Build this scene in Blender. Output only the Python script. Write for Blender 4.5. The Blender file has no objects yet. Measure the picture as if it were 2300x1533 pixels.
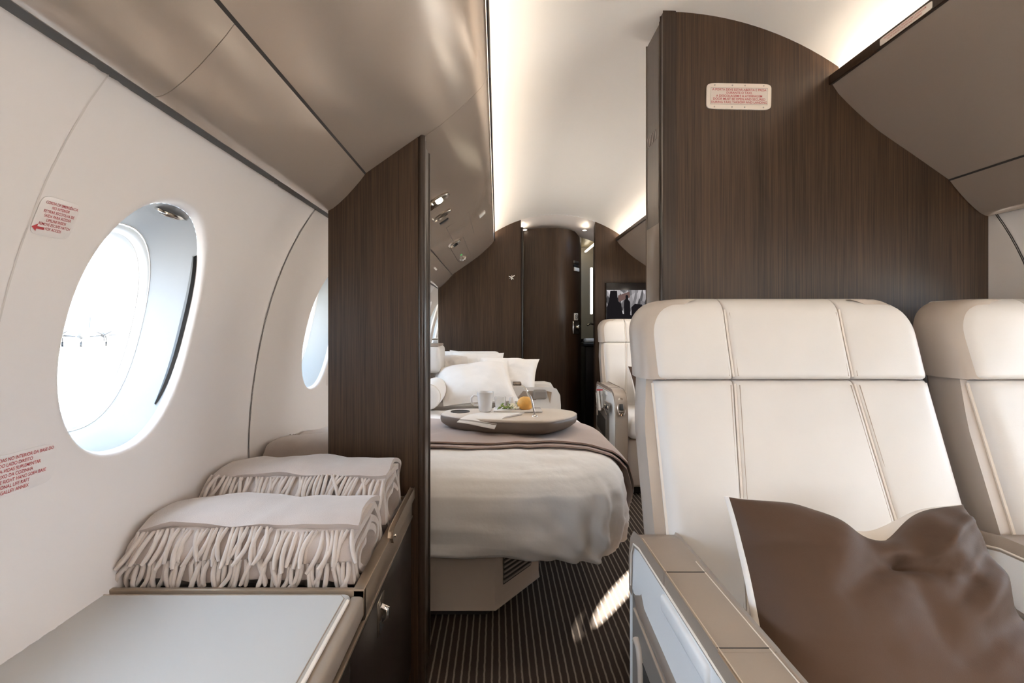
import bpy, bmesh, math, random
import numpy as np
from mathutils import Vector, Matrix
random.seed(7)
rng = np.random.RandomState(5)
SC = bpy.context.scene
COL = SC.collection
# ------------------------------------------------------------------ camera
F = 1086.0          # focal length in pixels of the 2300 px wide frame (17 mm on full frame)
VX, VY = 1117.0, 735.0
E = 0.97            # eye height above the cabin floor
XC = 0.453          # cabin centre line, right of the camera
cd = bpy.data.cameras.new('camera'); cam = bpy.data.objects.new('camera', cd); COL.objects.link(cam)
cam.location = (0, 0, E); cam.rotation_euler = (math.pi/2, 0, 0)
cd.sensor_width = 36.0; cd.lens = 36.0*F/2300.0
cd.shift_x = (1150-VX)/2300.0; cd.shift_y = (VY-766.5)/2300.0
cd.clip_start = 0.01; cd.clip_end = 5000
SC.camera = cam
# ------------------------------------------------------------------ sky, sun, exposure
SKY = 9.0
w = bpy.data.worlds.new('sky'); SC.world = w; w.use_nodes = True
bg = w.node_tree.nodes['Background']; bg.inputs[0].default_value = (0.69, 0.87, 1.10, 1); bg.inputs[1].default_value = SKY
sd = bpy.data.lights.new('sun', 'SUN'); sun = bpy.data.objects.new('sun', sd); COL.objects.link(sun)
SUN_DIR = Vector((-1.20, -1.80, -1.055)).normalized()
sun.rotation_euler = SUN_DIR.to_track_quat('-Z', 'Y').to_euler()
sun.location = (20, 25, 20)
sd.energy = 110.0; sd.angle = math.radians(0.6); sd.color = (1.0, 0.93, 0.82)
SC.view_settings.view_transform = 'Standard'; SC.view_settings.look = 'None'
SC.view_settings.exposure = 0.78; SC.view_settings.gamma = 1.0
SC.view_settings.use_curve_mapping = False
LED = 28.0           # cove light strips
SC.cycles.max_bounces = 14; SC.cycles.diffuse_bounces = 7; SC.cycles.glossy_bounces = 4
SC.cycles.transparent_max_bounces = 12
SC.cycles.sample_clamp_indirect = 6.0

def at(px, py, Y):
    return Vector(((px-VX)*Y/F, Y, E-(py-VY)*Y/F))

# ------------------------------------------------------------------ materials
def mat(name, col, rough=0.5, metal=0.0, spec=0.5, bump=None, coat=0.0, sheen=0.0, emit=None, estr=0.0, var=None):
    m = bpy.data.materials.new(name); m.use_nodes = True
    nt = m.node_tree; b = nt.nodes['Principled BSDF']
    b.inputs['Base Color'].default_value = (*col, 1); b.inputs['Roughness'].default_value = rough
    b.inputs['Metallic'].default_value = metal; b.inputs['Specular IOR Level'].default_value = spec
    b.inputs['Coat Weight'].default_value = coat; b.inputs['Coat Roughness'].default_value = 0.25
    b.inputs['Sheen Weight'].default_value = sheen
    if emit: b.inputs['Emission Color'].default_value = (*emit, 1); b.inputs['Emission Strength'].default_value = estr
    tc = nt.nodes.new('ShaderNodeTexCoord')
    if var:     # gentle colour variation: (scale, amount)
        n = nt.nodes.new('ShaderNodeTexNoise'); n.inputs['Scale'].default_value = var[0]; n.inputs['Detail'].default_value = 5
        nt.links.new(tc.outputs['Object'], n.inputs['Vector'])
        r = nt.nodes.new('ShaderNodeValToRGB')
        r.color_ramp.elements[0].position = 0.3; r.color_ramp.elements[1].position = 0.7
        r.color_ramp.elements[0].color = (*[c*(1-var[1]) for c in col], 1); r.color_ramp.elements[1].color = (*[min(1, c*(1+var[1])) for c in col], 1)
        nt.links.new(n.outputs['Fac'], r.inputs['Fac']); nt.links.new(r.outputs['Color'], b.inputs['Base Color'])
    if bump:    # (scale, strength, distance[, stretch])
        mp = nt.nodes.new('ShaderNodeMapping'); nt.links.new(tc.outputs['Object'], mp.inputs['Vector'])
        if len(bump) > 3: mp.inputs['Scale'].default_value = bump[3]
        n = nt.nodes.new('ShaderNodeTexNoise'); n.inputs['Scale'].default_value = bump[0]; n.inputs['Detail'].default_value = 3
        nt.links.new(mp.outputs[0], n.inputs['Vector'])
        bp = nt.nodes.new('ShaderNodeBump'); bp.inputs['Strength'].default_value = bump[1]; bp.inputs['Distance'].default_value = bump[2]
        nt.links.new(n.outputs['Fac'], bp.inputs['Height']); nt.links.new(bp.outputs[0], b.inputs['Normal'])
    return m

def wood_mat(name, dark, light, rough=0.38, scale=(260, 260, 4), coat=0.0):
    m = mat(name, dark, rough, coat=coat, spec=0.36)
    nt = m.node_tree; b = nt.nodes['Principled BSDF']
    tc = nt.nodes.new('ShaderNodeTexCoord'); mp = nt.nodes.new('ShaderNodeMapping'); mp.inputs['Scale'].default_value = scale
    nt.links.new(tc.outputs['Object'], mp.inputs['Vector'])
    n = nt.nodes.new('ShaderNodeTexNoise'); n.inputs['Scale'].default_value = 1.0; n.inputs['Detail'].default_value = 4; n.inputs['Roughness'].default_value = 0.6
    nt.links.new(mp.outputs[0], n.inputs['Vector'])
    mp2 = nt.nodes.new('ShaderNodeMapping'); mp2.inputs['Scale'].default_value = (14, 14, 0.6); nt.links.new(tc.outputs['Object'], mp2.inputs['Vector'])
    n2 = nt.nodes.new('ShaderNodeTexNoise'); n2.inputs['Scale'].default_value = 1.0; n2.inputs['Detail'].default_value = 3
    nt.links.new(mp2.outputs[0], n2.inputs['Vector'])
    mx = nt.nodes.new('ShaderNodeMath'); mx.operation = 'MULTIPLY_ADD'; mx.inputs[1].default_value = 0.35
    nt.links.new(n2.outputs['Fac'], mx.inputs[0]); nt.links.new(n.outputs['Fac'], mx.inputs[2])
    r = nt.nodes.new('ShaderNodeValToRGB'); r.color_ramp.elements[0].position = 0.5; r.color_ramp.elements[1].position = 0.86
    r.color_ramp.elements[0].color = (*dark, 1); r.color_ramp.elements[1].color = (*light, 1)
    nt.links.new(mx.outputs[0], r.inputs['Fac']); nt.links.new(r.outputs['Color'], b.inputs['Base Color'])
    bp = nt.nodes.new('ShaderNodeBump'); bp.inputs['Strength'].default_value = 0.12; bp.inputs['Distance'].default_value = 0.0006
    nt.links.new(n.outputs['Fac'], bp.inputs['Height']); nt.links.new(bp.outputs[0], b.inputs['Normal'])
    return m

def emis(name, col, s):
    m = bpy.data.materials.new(name); m.use_nodes = True
    nt = m.node_tree; nt.nodes.clear(); o = nt.nodes.new('ShaderNodeOutputMaterial'); e = nt.nodes.new('ShaderNodeEmission')
    e.inputs[0].default_value = (*col, 1); e.inputs[1].default_value = s; nt.links.new(e.outputs[0], o.inputs[0]); return m

M = {}
M['wall'] = mat('wall_lacquer', (0.71, 0.65, 0.615), 0.33, spec=0.45, bump=(2200, 0.04, 0.0003))
M['ceiling'] = mat('ceiling_lacquer', (0.90, 0.85, 0.795), 0.42, spec=0.4)
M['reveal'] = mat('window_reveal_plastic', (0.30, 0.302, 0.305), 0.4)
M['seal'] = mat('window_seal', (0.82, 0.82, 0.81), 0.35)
M['black'] = mat('black_rubber', (0.008, 0.008, 0.009), 0.45)
M['seam'] = mat('dark_seam', (0.03, 0.025, 0.022), 0.8)
M['seam_soft'] = mat('pale_seam', (0.58, 0.52, 0.48), 0.8)
M['bin'] = mat('satin_taupe_panel', (0.51, 0.42, 0.345), 0.20, metal=0.5, spec=0.5, bump=(1800, 0.06, 0.0003))
M['wood'] = wood_mat('dark_veneer', (0.020, 0.0102, 0.0050), (0.066, 0.037, 0.021), scale=(420, 420, 5))
M['wood_edge'] = wood_mat('dark_veneer_edge', (0.020, 0.0118, 0.0075), (0.046, 0.029, 0.020), rough=0.28)
M['wood_painted_sheen'] = wood_mat('veneer_end_painted_sheen', (0.13, 0.098, 0.075), (0.18, 0.14, 0.11), rough=0.3)  # veneer colour lightened to stand for light reflected off the end face
M['wood_dark'] = wood_mat('cabinet_veneer', (0.012, 0.008, 0.007), (0.026, 0.018, 0.015), rough=0.3)
M['mirror'] = mat('mirror_glass', (0.86, 0.84, 0.81), 0.015, metal=1.0)
M['white_leather'] = mat('ivory_leather', (0.645, 0.605, 0.565), 0.42, bump=(420, 0.10, 0.0008), var=(9, 0.025))
M['lid_leather'] = mat('white_leather_top', (0.52, 0.515, 0.505), 0.36, bump=(520, 0.10, 0.0006))
M['taupe_leather'] = mat('taupe_leather', (0.29, 0.233, 0.188), 0.42, bump=(450, 0.10, 0.0008), var=(8, 0.03))
M['taupe_side'] = mat('light_taupe_leather', (0.40, 0.34, 0.29), 0.42, bump=(450, 0.10, 0.0008), var=(8, 0.03))
M['arm_leather'] = mat('white_side_leather', (0.74, 0.735, 0.73), 0.42, bump=(450, 0.10, 0.0008))
M['grey_leather'] = mat('grey_leather', (0.19, 0.165, 0.145), 0.45, bump=(450, 0.10, 0.0008))
M['piping'] = mat('ivory_piping', (0.74, 0.67, 0.59), 0.5)
M['stitch'] = mat('tan_stitching', (0.35, 0.28, 0.22), 0.8)
M['stitch_pale'] = mat('pale_stitching', (0.66, 0.58, 0.50), 0.8)
M['champagne'] = mat('champagne_metal', (0.36, 0.285, 0.215), 0.36, metal=0.75)
M['chrome'] = mat('chrome', (0.78, 0.75, 0.71), 0.12, metal=1.0)
M['gunmetal'] = mat('smoked_metal', (0.30, 0.26, 0.22), 0.25, metal=0.9)
M['linen'] = mat('white_linen', (0.76, 0.73, 0.70), 0.75, sheen=0.15, bump=(26, 0.30, 0.006), var=(5, 0.012))
M['linen_shade'] = mat('pillow_cloth_painted_shade', (0.62, 0.58, 0.55), 0.75, sheen=0.15, bump=(60, 0.12, 0.004))  # linen colour darkened to stand for shade on the tucked pillow
M['throw'] = mat('taupe_throw_cloth', (0.36, 0.275, 0.235), 0.85, sheen=0.3, bump=(700, 0.15, 0.001))
M['blanket'] = mat('greige_cashmere', (0.445, 0.375, 0.335), 0.9, sheen=0.45, bump=(500, 0.35, 0.0015), var=(22, 0.05))
M['tassel'] = mat('greige_cashmere_cord', (0.53, 0.455, 0.405), 0.9, sheen=0.35, bump=(900, 0.3, 0.001))
M['brown_cloth'] = mat('brown_silk_cloth', (0.070, 0.038, 0.022), 0.62, spec=0.25, sheen=0.04, bump=(1.0, 0.25, 0.0012, (900, 130, 900)), var=(3.5, 0.10))
M['cushion_back'] = mat('cream_cushion_cloth', (0.78, 0.72, 0.66), 0.7, sheen=0.2)
M['white_plastic'] = mat('white_plastic', (0.80, 0.76, 0.71), 0.4)
M['placard'] = mat('placard_white', (0.74, 0.66, 0.58), 0.45)
M['placard_clear'] = mat('placard_film', (0.66, 0.59, 0.535), 0.3)
M['gap_shade'] = mat('painted_gap_shade_grey', (0.15, 0.147, 0.14), 0.6)  # shade of the gap under the bins, put into the colour
M['red'] = mat('red_lettering', (0.40, 0.045, 0.05), 0.6)
M['red_faint'] = mat('faded_red_lettering', (0.50, 0.17, 0.15), 0.6)
M['grey_letter'] = mat('grey_marking', (0.42, 0.38, 0.35), 0.6)
M['base_panel'] = mat('bed_base_laminate', (0.40, 0.335, 0.28), 0.5)
M['grille'] = mat('grille_metal', (0.20, 0.18, 0.165), 0.45, metal=0.4)
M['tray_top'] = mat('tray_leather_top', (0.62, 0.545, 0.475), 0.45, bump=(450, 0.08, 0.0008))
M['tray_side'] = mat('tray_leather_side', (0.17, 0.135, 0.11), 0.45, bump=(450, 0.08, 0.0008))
M['china'] = mat('white_china', (0.80, 0.79, 0.79), 0.15)
M['bun'] = mat('golden_bread', (0.78, 0.42, 0.10), 0.6, bump=(60, 0.4, 0.004), var=(25, 0.15))
M['leaf'] = mat('salad_leaf', (0.13, 0.20, 0.03), 0.5, var=(40, 0.3))
M['petal'] = mat('cream_petal', (0.85, 0.82, 0.66), 0.6)
M['screen_black'] = mat('screen_bezel', (0.010, 0.009, 0.010), 0.2)
M['tarmac'] = mat('pale_concrete', (0.45, 0.44, 0.42), 0.9, var=(0.2, 0.1))
M['plane_white'] = mat('aircraft_paint', (0.035, 0.035, 0.036), 0.5)
M['plane_dark'] = mat('aircraft_dark', (0.006, 0.006, 0.007), 0.6)
M['led'] = emis('warm_led', (1.0, 0.88, 0.73), LED)
M['lamp_glow'] = emis('lamp_glow', (1.0, 0.88, 0.70), 14)
M['bar_glow'] = emis('light_bar_glow', (1.0, 0.90, 0.70), 5)
M['green_glow'] = emis('green_indicator', (0.06, 0.42, 0.10), 0.6)
M['lav_wall'] = mat('lavatory_wall', (0.22, 0.175, 0.11), 0.4)

def glass_mat():
    m = bpy.data.materials.new('window_glass'); m.use_nodes = True; nt = m.node_tree; nt.nodes.clear()
    o = nt.nodes.new('ShaderNodeOutputMaterial'); t = nt.nodes.new('ShaderNodeBsdfTransparent'); g = nt.nodes.new('ShaderNodeBsdfGlossy')
    g.inputs['Roughness'].default_value = 0.02; mx = nt.nodes.new('ShaderNodeMixShader'); mx.inputs[0].default_value = 0.05
    t.inputs[0].default_value = (0.97, 0.985, 0.98, 1)
    nt.links.new(t.outputs[0], mx.inputs[1]); nt.links.new(g.outputs[0], mx.inputs[2]); nt.links.new(mx.outputs[0], o.inputs[0]); return m
M['glass'] = glass_mat()
def tumbler_mat():
    m = mat('tumbler_glass', (0.95, 0.95, 0.94), 0.03); m.node_tree.nodes['Principled BSDF'].inputs['Transmission Weight'].default_value = 0.9; return m
M['tumbler'] = tumbler_mat()

def carpet_mat():
    m = mat('striped_carpet', (0.03, 0.022, 0.018), 0.95, spec=0.1); nt = m.node_tree; b = nt.nodes['Principled BSDF']
    tc = nt.nodes.new('ShaderNodeTexCoord'); sp = nt.nodes.new('ShaderNodeSeparateXYZ'); nt.links.new(tc.outputs['Object'], sp.inputs[0])
    nz = nt.nodes.new('ShaderNodeTexNoise'); nz.inputs['Scale'].default_value = 45; nt.links.new(tc.outputs['Object'], nz.inputs['Vector'])
    a = nt.nodes.new('ShaderNodeMath'); a.operation = 'MULTIPLY_ADD'; a.inputs[1].default_value = 0.0035; nt.links.new(nz.outputs['Fac'], a.inputs[0]); nt.links.new(sp.outputs[0], a.inputs[2])
    d = nt.nodes.new('ShaderNodeMath'); d.operation = 'MULTIPLY'; d.inputs[1].default_value = 1/0.0212; nt.links.new(a.outputs[0], d.inputs[0])
    fr = nt.nodes.new('ShaderNodeMath'); fr.operation = 'FRACT'; nt.links.new(d.outputs[0], fr.inputs[0])
    pg = nt.nodes.new('ShaderNodeMath'); pg.operation = 'PINGPONG'; pg.inputs[1].default_value = 0.5; nt.links.new(fr.outputs[0], pg.inputs[0])
    r = nt.nodes.new('ShaderNodeValToRGB'); r.color_ramp.elements[0].position = 0.07; r.color_ramp.elements[1].position = 0.16
    r.color_ramp.elements[0].color = (0.21, 0.17, 0.14, 1); r.color_ramp.elements[1].color = (0.040, 0.029, 0.023, 1)
    nt.links.new(pg.outputs[0], r.inputs['Fac'])
    n2 = nt.nodes.new('ShaderNodeTexNoise'); n2.inputs['Scale'].default_value = 600; nt.links.new(tc.outputs['Object'], n2.inputs['Vector'])
    mr = nt.nodes.new('ShaderNodeMapRange'); mr.inputs[1].default_value = 0.3; mr.inputs[2].default_value = 0.7; mr.inputs[3].default_value = 0.65; mr.inputs[4].default_value = 1.3
    nt.links.new(n2.outputs['Fac'], mr.inputs[0])
    mu = nt.nodes.new('ShaderNodeVectorMath'); mu.operation = 'SCALE'; nt.links.new(r.outputs['Color'], mu.inputs[0]); nt.links.new(mr.outputs[0], mu.inputs['Scale'])
    nt.links.new(mu.outputs[0], b.inputs['Base Color'])
    bp = nt.nodes.new('ShaderNodeBump'); bp.inputs['Strength'].default_value = 0.5; bp.inputs['Distance'].default_value = 0.003
    nt.links.new(n2.outputs['Fac'], bp.inputs['Height']); nt.links.new(bp.outputs[0], b.inputs['Normal'])
    return m
M['carpet'] = carpet_mat()

# ------------------------------------------------------------------ mesh helpers
WO = {}     # world origin of every object
def finish(name, verts, faces, m, parent=None, smooth=True, origin=None, angle=40):
    v = np.array([tuple(p) for p in verts], dtype=float)
    lo, hi = v.min(0), v.max(0)
    c = Vector(origin) if origin is not None else Vector(((lo[0]+hi[0])/2, (lo[1]+hi[1])/2, lo[2] if parent is None else (lo[2]+hi[2])/2))
    me = bpy.data.meshes.new(name); me.from_pydata([tuple(p-np.array(c)) for p in v], [], [tuple(f) for f in faces]); me.validate()
    bm = bmesh.new(); bm.from_mesh(me); bmesh.ops.recalc_face_normals(bm, faces=bm.faces)
    if smooth:
        for f in bm.faces: f.smooth = True
        lim = math.radians(angle)
        for e in bm.edges:
            if len(e.link_faces) == 2 and e.calc_face_angle(0) > lim: e.smooth = False
    bm.to_mesh(me); bm.free()
    me.materials.append(m if not isinstance(m, str) else M[m])
    o = bpy.data.objects.new(name, me); COL.objects.link(o)
    WO[o.name] = c
    if parent is not None:
        o.parent = parent; o.location = c-WO[parent.name]
    else: o.location = c
    return o

def tag(o, label=None, cat=None, group=None, kind=None):
    if label: o['label'] = label
    if cat: o['category'] = cat
    if group: o['group'] = group
    if kind: o['kind'] = kind
    return o

def empty(name, loc, label=None, cat=None, group=None, kind=None, parent=None):
    o = bpy.data.objects.new(name, None); COL.objects.link(o); o.empty_display_size = 0.05
    WO[o.name] = Vector(loc)
    o.location = Vector(loc)-(WO[parent.name] if parent else Vector((0, 0, 0)))
    if parent: o.parent = parent
    return tag(o, label, cat, group, kind)

def gridf(nu, nv, cu=False, cv=False, off=0):
    fs = []
    for i in range(nu if cu else nu-1):
        for j in range(nv if cv else nv-1):
            a, b = i, (i+1) % nu; c, d = j, (j+1) % nv
            fs.append((off+a*nv+c, off+b*nv+c, off+b*nv+d, off+a*nv+d))
    return fs

def rbox_vf(lo, hi, r=0.01, seg=3):
    bm = bmesh.new(); bmesh.ops.create_cube(bm, size=1)
    for v in bm.verts: v.co = Vector([lo[k]+(v.co[k]+.5)*(hi[k]-lo[k]) for k in range(3)])
    r = min(r, 0.49*min(abs(hi[k]-lo[k]) for k in range(3)))
    if r > 0: bmesh.ops.bevel(bm, geom=bm.edges[:], offset=r, segments=seg, affect='EDGES', profile=0.5)
    bm.verts.index_update()
    vs = [v.co.copy() for v in bm.verts]; fs = [[v.index for v in f.verts] for f in bm.faces]; bm.free()
    return vs, fs
def rbox(name, lo, hi, m, parent=None, r=0.01, seg=3, xf=None):
    vs, fs = rbox_vf(lo, hi, r, seg)
    if xf: vs = [xf(v) for v in vs]
    return finish(name, vs, fs, m, parent)

def frames(pts):
    P = [Vector(p) for p in pts]; T = []
    for i in range(len(P)):
        t = P[min(i+1, len(P)-1)]-P[max(i-1, 0)]; T.append(t.normalized())
    up = Vector((0, 0, 1)) if abs(T[0].z) < 0.9 else Vector((1, 0, 0))
    n = (up-T[0]*up.dot(T[0])).normalized(); out = []
    for i in range(len(P)):
        n = (n-T[i]*n.dot(T[i]))
        n = n.normalized() if n.length > 1e-9 else T[i].orthogonal().normalized()
        out.append((P[i], T[i], n, T[i].cross(n)))
    return out
def tube_vf(pts, r, n=8, closed=False, cap=True):
    vs = []; fs = []
    fr = frames(pts); L = len(fr)
    if closed:
        P = [Vector(p) for p in pts]; fr = []
        nrm = None
        for i in range(L):
            t = (P[(i+1) % L]-P[i-1]).normalized()
            if nrm is None: nrm = t.orthogonal().normalized()
            nrm = (nrm-t*nrm.dot(t)).normalized(); fr.append((P[i], t, nrm, t.cross(nrm)))
    for i, (p, t, a, b) in enumerate(fr):
        rr = r[i] if hasattr(r, '__len__') else r
        for k in range(n):
            th = 2*math.pi*k/n; vs.append(p+a*(rr*math.cos(th))+b*(rr*math.sin(th)))
    fs = gridf(L, n, cu=closed, cv=True)
    if cap and not closed: fs += [tuple(range(n-1, -1, -1)), tuple(range((L-1)*n, L*n))]
    return vs, fs
def tube(name, pts, r, m, parent=None, n=8, closed=False):
    vs, fs = tube_vf(pts, r, n, closed); return finish(name, vs, fs, m, parent, angle=60)

def prism_vf(poly, axis, d0, d1):
    """poly: 2-D outline in the two remaining axes, extruded along axis from d0 to d1."""
    def mk(p, d):
        return Vector({0: (d, p[0], p[1]), 1: (p[0], d, p[1]), 2: (p[0], p[1], d)}[axis])
    n = len(poly); vs = [mk(p, d0) for p in poly]+[mk(p, d1) for p in poly]
    fs = [tuple(range(n)), tuple(range(2*n-1, n-1, -1))]+[(i, (i+1) % n, n+(i+1) % n, n+i) for i in range(n)]
    return vs, fs
def prism(name, poly, axis, d0, d1, m, parent=None, bevel=0.0, seg=2, smooth=True, xf=None, angle=40):
    vs, fs = prism_vf(poly, axis, d0, d1)
    if bevel > 0:
        bm = bmesh.new(); bv = [bm.verts.new(v) for v in vs]
        for f in fs: bm.faces.new([bv[i] for i in f])
        bm.normal_update()
        n = len(poly)
        es = [e for e in bm.edges if len({(0 if bv.index(v) < n else 1) for v in e.verts}) == 1]
        bmesh.ops.bevel(bm, geom=es, offset=bevel, segments=seg, affect='EDGES', profile=0.5)
        bm.verts.index_update(); vs = [v.co.copy() for v in bm.verts]; fs = [[v.index for v in f.verts] for f in bm.faces]; bm.free()
    if xf: vs = [xf(v) for v in vs]
    return finish(name, vs, fs, m, parent, smooth, angle=angle)

def lathe_vf(prof, c=(0, 0, 0), n=24):
    c = Vector(c); vs = []
    for r, z in prof:
        for k in range(n):
            a = 2*math.pi*k/n; vs.append(c+Vector((r*math.cos(a), r*math.sin(a), z)))
    fs = gridf(len(prof), n, cv=True)
    return vs, fs
def lathe(name, prof, c, m, parent=None, n=24, R=None, angle=50):
    vs, fs = lathe_vf(prof, (0, 0, 0), n)
    R = R or Matrix.Identity(3); c = Vector(c)
    return finish(name, [c+R @ v for v in vs], fs, m, parent, angle=angle)
def basis(x, y, z):
    return Matrix((x, y, z)).transposed()

def sell(a, b, n, e=2.0):
    out = []
    for k in range(n):
        t = 2*math.pi*k/n; c, s = math.cos(t), math.sin(t)
        out.append((a*math.copysign(abs(c)**(2/e), c), b*math.copysign(abs(s)**(2/e), s)))
    return out

def loft(name, secs, m, parent=None, cap=True, angle=40):
    n = len(secs[0]); vs = [v for s in secs for v in s]; fs = gridf(len(secs), n, cv=True)
    if cap: fs += [tuple(range(n-1, -1, -1)), tuple(range((len(secs)-1)*n, len(secs)*n))]
    return finish(name, vs, fs, m, parent, angle=angle)

def textobj(body, size, pos, xdir, ydir, m, name='lettering', parent=None, align='CENTER', spacing=1.0, sx=1.0):
    cu = bpy.data.curves.new(name, 'FONT'); cu.body = body; cu.size = size; cu.align_x = align; cu.align_y = 'CENTER'
    cu.offset = 0.012*size; cu.space_line = spacing
    o = bpy.data.objects.new(name, cu); COL.objects.link(o)
    dg = bpy.context.evaluated_depsgraph_get(); me = bpy.data.meshes.new_from_object(o.evaluated_get(dg))
    bpy.data.objects.remove(o); bpy.data.curves.remove(cu)
    xd, yd = Vector(xdir).normalized(), Vector(ydir).normalized()
    vs = [Vector(pos)+xd*(v.co.x*sx)+yd*v.co.y for v in me.vertices]; fs = [tuple(p.vertices) for p in me.polygons]
    bpy.data.meshes.remove(me)
    return finish(name, vs, fs, m, parent, smooth=False)

def noise1(x, seed=0):
    x = x+seed*17.3
    return math.sin(x*1.7)+0.6*math.sin(x*3.1+1.3)+0.4*math.sin(x*5.3+2.1)
from mathutils import noise as mnoise
def fbm(x, y, z=0.0, s=1.0):
    return mnoise.fractal(Vector((x*s, y*s, z*s)), 1.0, 2.0, 4)

# ------------------------------------------------------------------ cabin cross-section (heights relative to the eye)
HZ = [(-0.99, .885), (-0.85, .975), (-0.70, 1.05), (-.55, 1.098), (-.45, 1.114), (-.374, 1.1175), (-.272, 1.116), (-.132, 1.105), (.007, 1.0765), (.135, 1.037), (.264, .977), (.334, .926), (.38, .888)]
_pz = np.array([p[0] for p in HZ]); _ph = np.array([p[1] for p in HZ]); _pf = np.polyfit(_pz, _ph, 6)
def H(z): return float(np.polyval(_pf, z))
RC = 0.88
def ceil_z(h): return math.sqrt(max(0, RC*RC-h*h))     # circle through the crown at .88 above the eye
BIN_U = [(.478, .678), (.497, .650), (.520, .626), (.545, .602), (.575, .575), (.610, .546), (.650, .518), (.700, .484), (.750, .449), (.805, .4105)]
BIN_L = [(.805, .4095), (.818, .392), (.835, .372), (.855, .350), (.875, .331), (.891, .318), (.903, .3115), (.913, .3095), (.920, .313)]
def binz(h):
    P = BIN_U+BIN_L[1:]; return float(np.interp(h, [p[0] for p in P], [p[1] for p in P]))
def wallp(s, Y, z, out=0.0):
    """point on the side wall; z is relative to the eye, out moves it outboard"""
    return Vector((XC+s*(H(z)+out), Y, E+z))
def wall_px(px, py, s=-1):
    z = 0.0
    for _ in range(40):
        X = XC+s*H(z); Y = X*F/(px-VX); z = -(py-VY)*Y/F
    return Y, z
def bin_px(px, py, s=-1):
    best = None
    for i in range(2000):
        h = .48+.43*i/1999; X = XC+s*h; z = binz(h); Y = X*F/(px-VX)
        if Y <= 0: continue
        e = abs(-(py-VY)*Y/F-z)
        if best is None or e < best[0]: best = (e, h, Y)
    return best[1], best[2]

YB, YF = -1.9, 3.77           # rear of the modelled cabin, far bulkhead
YL, YR = 1.29, 1.347          # fronts of the near bulkheads
# ------------------------------------------------------------------ floor, ceiling
fl = finish('floor', [(XC-1.0, YB, 0), (XC+1.0, YB, 0), (XC+1.0, 5.6, 0), (XC-1.0, 5.6, 0), (XC-1.0, YB, -.05), (XC+1.0, YB, -.05), (XC+1.0, 5.6, -.05), (XC-1.0, 5.6, -.05)],
            [(0, 1, 2, 3), (4, 5, 6, 7), (0, 1, 5, 4), (1, 2, 6, 5), (2, 3, 7, 6), (3, 0, 4, 7)], 'carpet', smooth=False)
tag(fl, 'dark brown carpet with thin pale stripes running along the aisle', kind='structure')
n = 41; vs = []
for Y in (YB, YR, YF):
    for i in range(n):
        h = -.60+1.2*i/(n-1); vs.append((XC+h, Y, E+ceil_z(h)))
ce = finish('ceiling', vs, gridf(3, n), 'ceiling'); tag(ce, 'cream vaulted cabin ceiling washed by hidden warm light', kind='structure')

# ------------------------------------------------------------------ side walls with their window bays
WA, WB = .149, .221
def ell(k, n, a, b, e=2.25):
    t = 2*math.pi*k/n; c, s = math.cos(t), math.sin(t)
    return a*math.copysign(abs(c)**(2/e), c), b*math.copysign(abs(s)**(2/e), s)
Z0, Z1 = -.99, .375
def window_bay(s, y0, y1, yc, parent):
    N = 80; K = 11; vs = []
    angs = [2*math.pi*k/N for k in range(N)]
    outer = []
    for k in range(N):
        dy, dz = ell(k, N, WA, WB); L = 1e9
        for d, lim in ((dy, y1-yc if dy > 0 else y0-yc), (dz, Z1 if dz > 0 else Z0)):
            if abs(d) > 1e-9: L = min(L, lim/d)
        outer.append([dy*L, dz*L])
    for cy, cz in ((y1-yc, Z1), (y0-yc, Z1), (y0-yc, Z0), (y1-yc, Z0)):     # snap the nearest ray to each corner
        k = min(range(N), key=lambda q: (outer[q][0]-cy)**2+(outer[q][1]-cz)**2); outer[k] = [cy, cz]
    rings = [(.965, .016), (.975, .008), (.99, .002), (1.01, .0)]
    for sc, o in rings:
        for k in range(N):
            dy, dz = ell(k, N, WA*sc, WB*sc); vs.append(wallp(s, yc+dy, dz, o))
    for j in range(1, K+1):
        t = (j/K)**1.35
        for k in range(N):
            dy, dz = ell(k, N, WA*1.01, WB*1.01); oy, oz = outer[k]
            vs.append(wallp(s, yc+dy*(1-t)+oy*t, dz*(1-t)+oz*t))
    finish('wall_panel', vs, gridf(len(rings)+K, N, cv=True), 'wall', parent, angle=80)
def plain_bay(s, y0, y1, parent):
    n = 24; vs = [wallp(s, y, Z0+(Z1-Z0)*j/(n-1)) for y in (y0, y1) for j in range(n)]
    finish('wall_panel', vs, gridf(2, n), 'wall', parent)
def seam(s, y, parent, wdt=.0012, m='seam_soft'):
    n = 30; vs = [wallp(s, y+d, Z0+(Z1-Z0)*j/(n-1), -.0006) for d in (-wdt, wdt) for j in range(n)]
    finish('panel_joint', vs, gridf(2, n), m, parent)
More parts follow.
